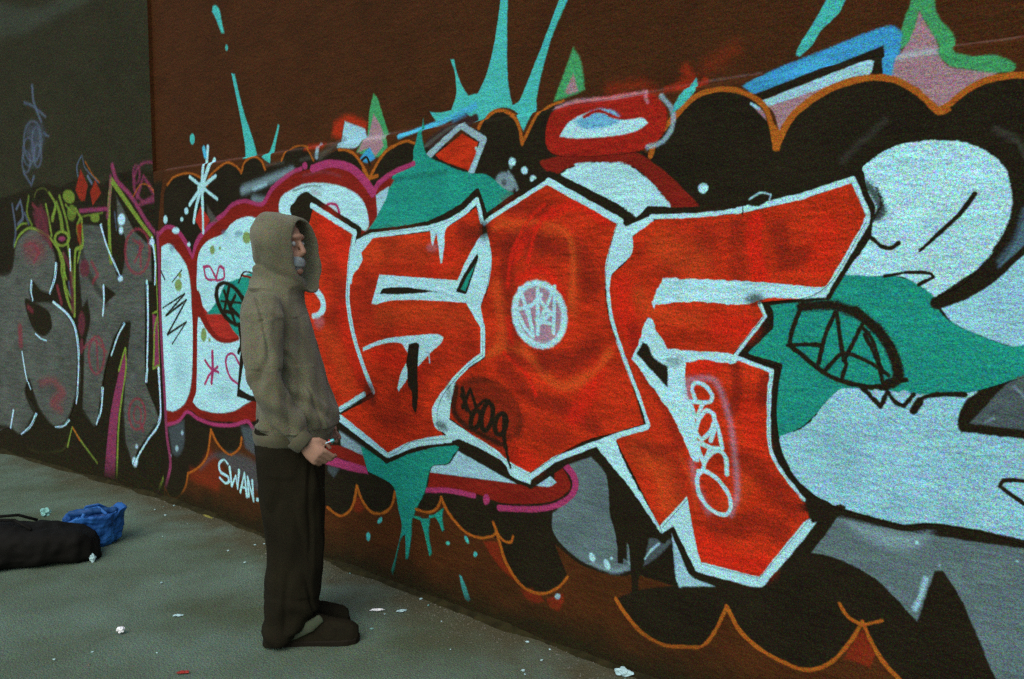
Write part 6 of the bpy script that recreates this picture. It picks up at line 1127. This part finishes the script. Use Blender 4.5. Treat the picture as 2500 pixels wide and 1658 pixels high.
# ---------------------------------------------------------------- litter and grit on the asphalt
M_redl = mat('red_wrapper', (150, 52, 44), rough=.5, grain=.2); M_yel = mat('yellow_card', (120, 115, 55), rough=.8)
M_foil = mat('bright_foil', (235, 245, 240), rough=.35, grain=.05, mott=.05, mscale=50)
crumple('foil_scrap', (1.981, -1.155, .004), (.016, .014, .011), M_foil, 'brightest white scrap lying alone on the asphalt at lower left', 'litter', 11)
crumple('paper_scrap', (1.989, -.904, .004), (.022, .006, .004), M_wht, 'thin pale sliver of paper on the asphalt left of the trousers', 'litter', 12, rz=.9)
crumple('wrapper', (2.532, -1.158, .004), (.022, .008, .005), M_redl, 'flat red wrapper on the asphalt at the bottom edge of the picture', 'litter', 13, rz=.9)
crumple('paper_scrap', (2.596, -.27, .004), (.030, .007, .005), M_foil, 'white strip of paper on the ground, the one nearer the shoe toe', 'litter', 14, rz=.8)
crumple('paper_scrap', (2.683, -.202, .004), (.022, .006, .005), M_wht, 'white strip of paper on the ground, closer to the wall than the other strip', 'litter', 15, rz=1.1)
crumple('crumpled_paper', (3.775, -.035, .0), (.030, .020, .014), M_wht, 'crumpled white paper against the foot of the wall at the bottom of the picture', 'litter', 16, rz=.4)
crumple('card_strip', (.644, -.035, .0), (.06, .006, .006), M_yel, 'yellowish strip lying along the foot of the wall below the white tag', 'litter', 17)
lr = random.Random(5); protos = []
for i in range(46):
    x = lr.uniform(.2, 4.1); y = lr.uniform(-1.9, -.03) if i % 2 else -abs(lr.gauss(0, .22)) - .02
    if abs(x - 2.64) < .3 and abs(y + .69) < .25: continue
    if y > -.03: y = -.05
    z = .012 * mnoise.noise(Vector((x * .9, y * .9, 3))) + .001
    s_ = lr.uniform(.003, .0065)
    if i < 5:
        o = crumple('paper_fleck', (x, y, z), (.012, .007, .005), [M_wht, M_wht, M_pale, M_wht, M_wht][i], 'tiny pale fleck of litter on the asphalt', 'litter', 30 + i); protos.append(o)
    else:
        o = protos[i % 5].copy(); col.objects.link(o); o.location = (x, y, z)
    o.scale = (s_ / .01,) * 3; o.rotation_euler.z = lr.uniform(0, 6.28); o['group'] = 'pale flecks scattered over the asphalt'
M_dirt = mat('packed_dirt', (40, 36, 17), rough=1, grain=.5, mott=.4, mscale=20, rgb2=(30, 27, 11))
bm = bmesh.new(); pr = None
for i in range(560):
    x = -3 + i * .0155; k_ = max(0, mnoise.noise(Vector((x * 3.1, 0, 5))) + .35) + .35 * max(0, mnoise.noise(Vector((x * 17, 3, 5))))
    wd_, ht_ = .015 + .055 * k_, .006 + .020 * k_; yb = .004 if x > 0 else -x * math.tan(R(-5.18)) + .004
    gz = .012 * mnoise.noise(Vector((x * .9, 0, 3)))
    row = [bm.verts.new((x, yb, gz + ht_ + .004)), bm.verts.new((x, yb - wd_ * .35, gz + ht_ * (.8 + .4 * mnoise.noise(Vector((x * 40, 1, 1)))))), bm.verts.new((x, yb - wd_ * .8, gz + ht_ * .25)), bm.verts.new((x, yb - wd_ * 1.1, gz - .012))]
    if pr:
        for j in range(3): bm.faces.new((pr[j], pr[j + 1], row[j + 1], row[j]))
    pr = row
o = plain('packed_dirt', bm, M_dirt, None); tag(o, 'uneven line of packed dirt along the foot of the painted wall', 'dirt', kind='stuff')
# grit along the foot of the wall and over the asphalt (uncountable)
M_grit = mat('grit', (96, 94, 82), rough=1, grain=.3); bm = bmesh.new()
for i in range(5200):
    x = lr.uniform(-2.4, 5.6); y = -abs(lr.gauss(0, .16)) - .004 if i % 3 else lr.uniform(-2.2, 0)
    z = .012 * mnoise.noise(Vector((x * .9, y * .9, 3))); s_ = lr.uniform(.0012, .0042) * (1.6 if lr.random() < .06 else 1)
    if x < 0: y += x * math.tan(R(-5.18)) * -1 - .02
    rz = lr.uniform(0, 3.14); c_, t_ = math.cos(rz), math.sin(rz); a, b_ = s_ * lr.uniform(.7, 1.6), s_
    P4 = [(x + c_ * a, y + t_ * a, z), (x - t_ * b_, y + c_ * b_, z), (x - c_ * a, y - t_ * a, z), (x + t_ * b_, y - c_ * b_, z), (x + lr.uniform(-.4, .4) * s_, y, z + s_ * lr.uniform(.5, 1.1))]
    v = [bm.verts.new(p) for p in P4]
    for j in range(4): bm.faces.new((v[j], v[(j + 1) % 4], v[4]))
o = plain('grit', bm, M_grit, None, smooth=False); tag(o, 'loose grit and dirt scattered on the asphalt, thickest at the wall', 'grit', kind='stuff')
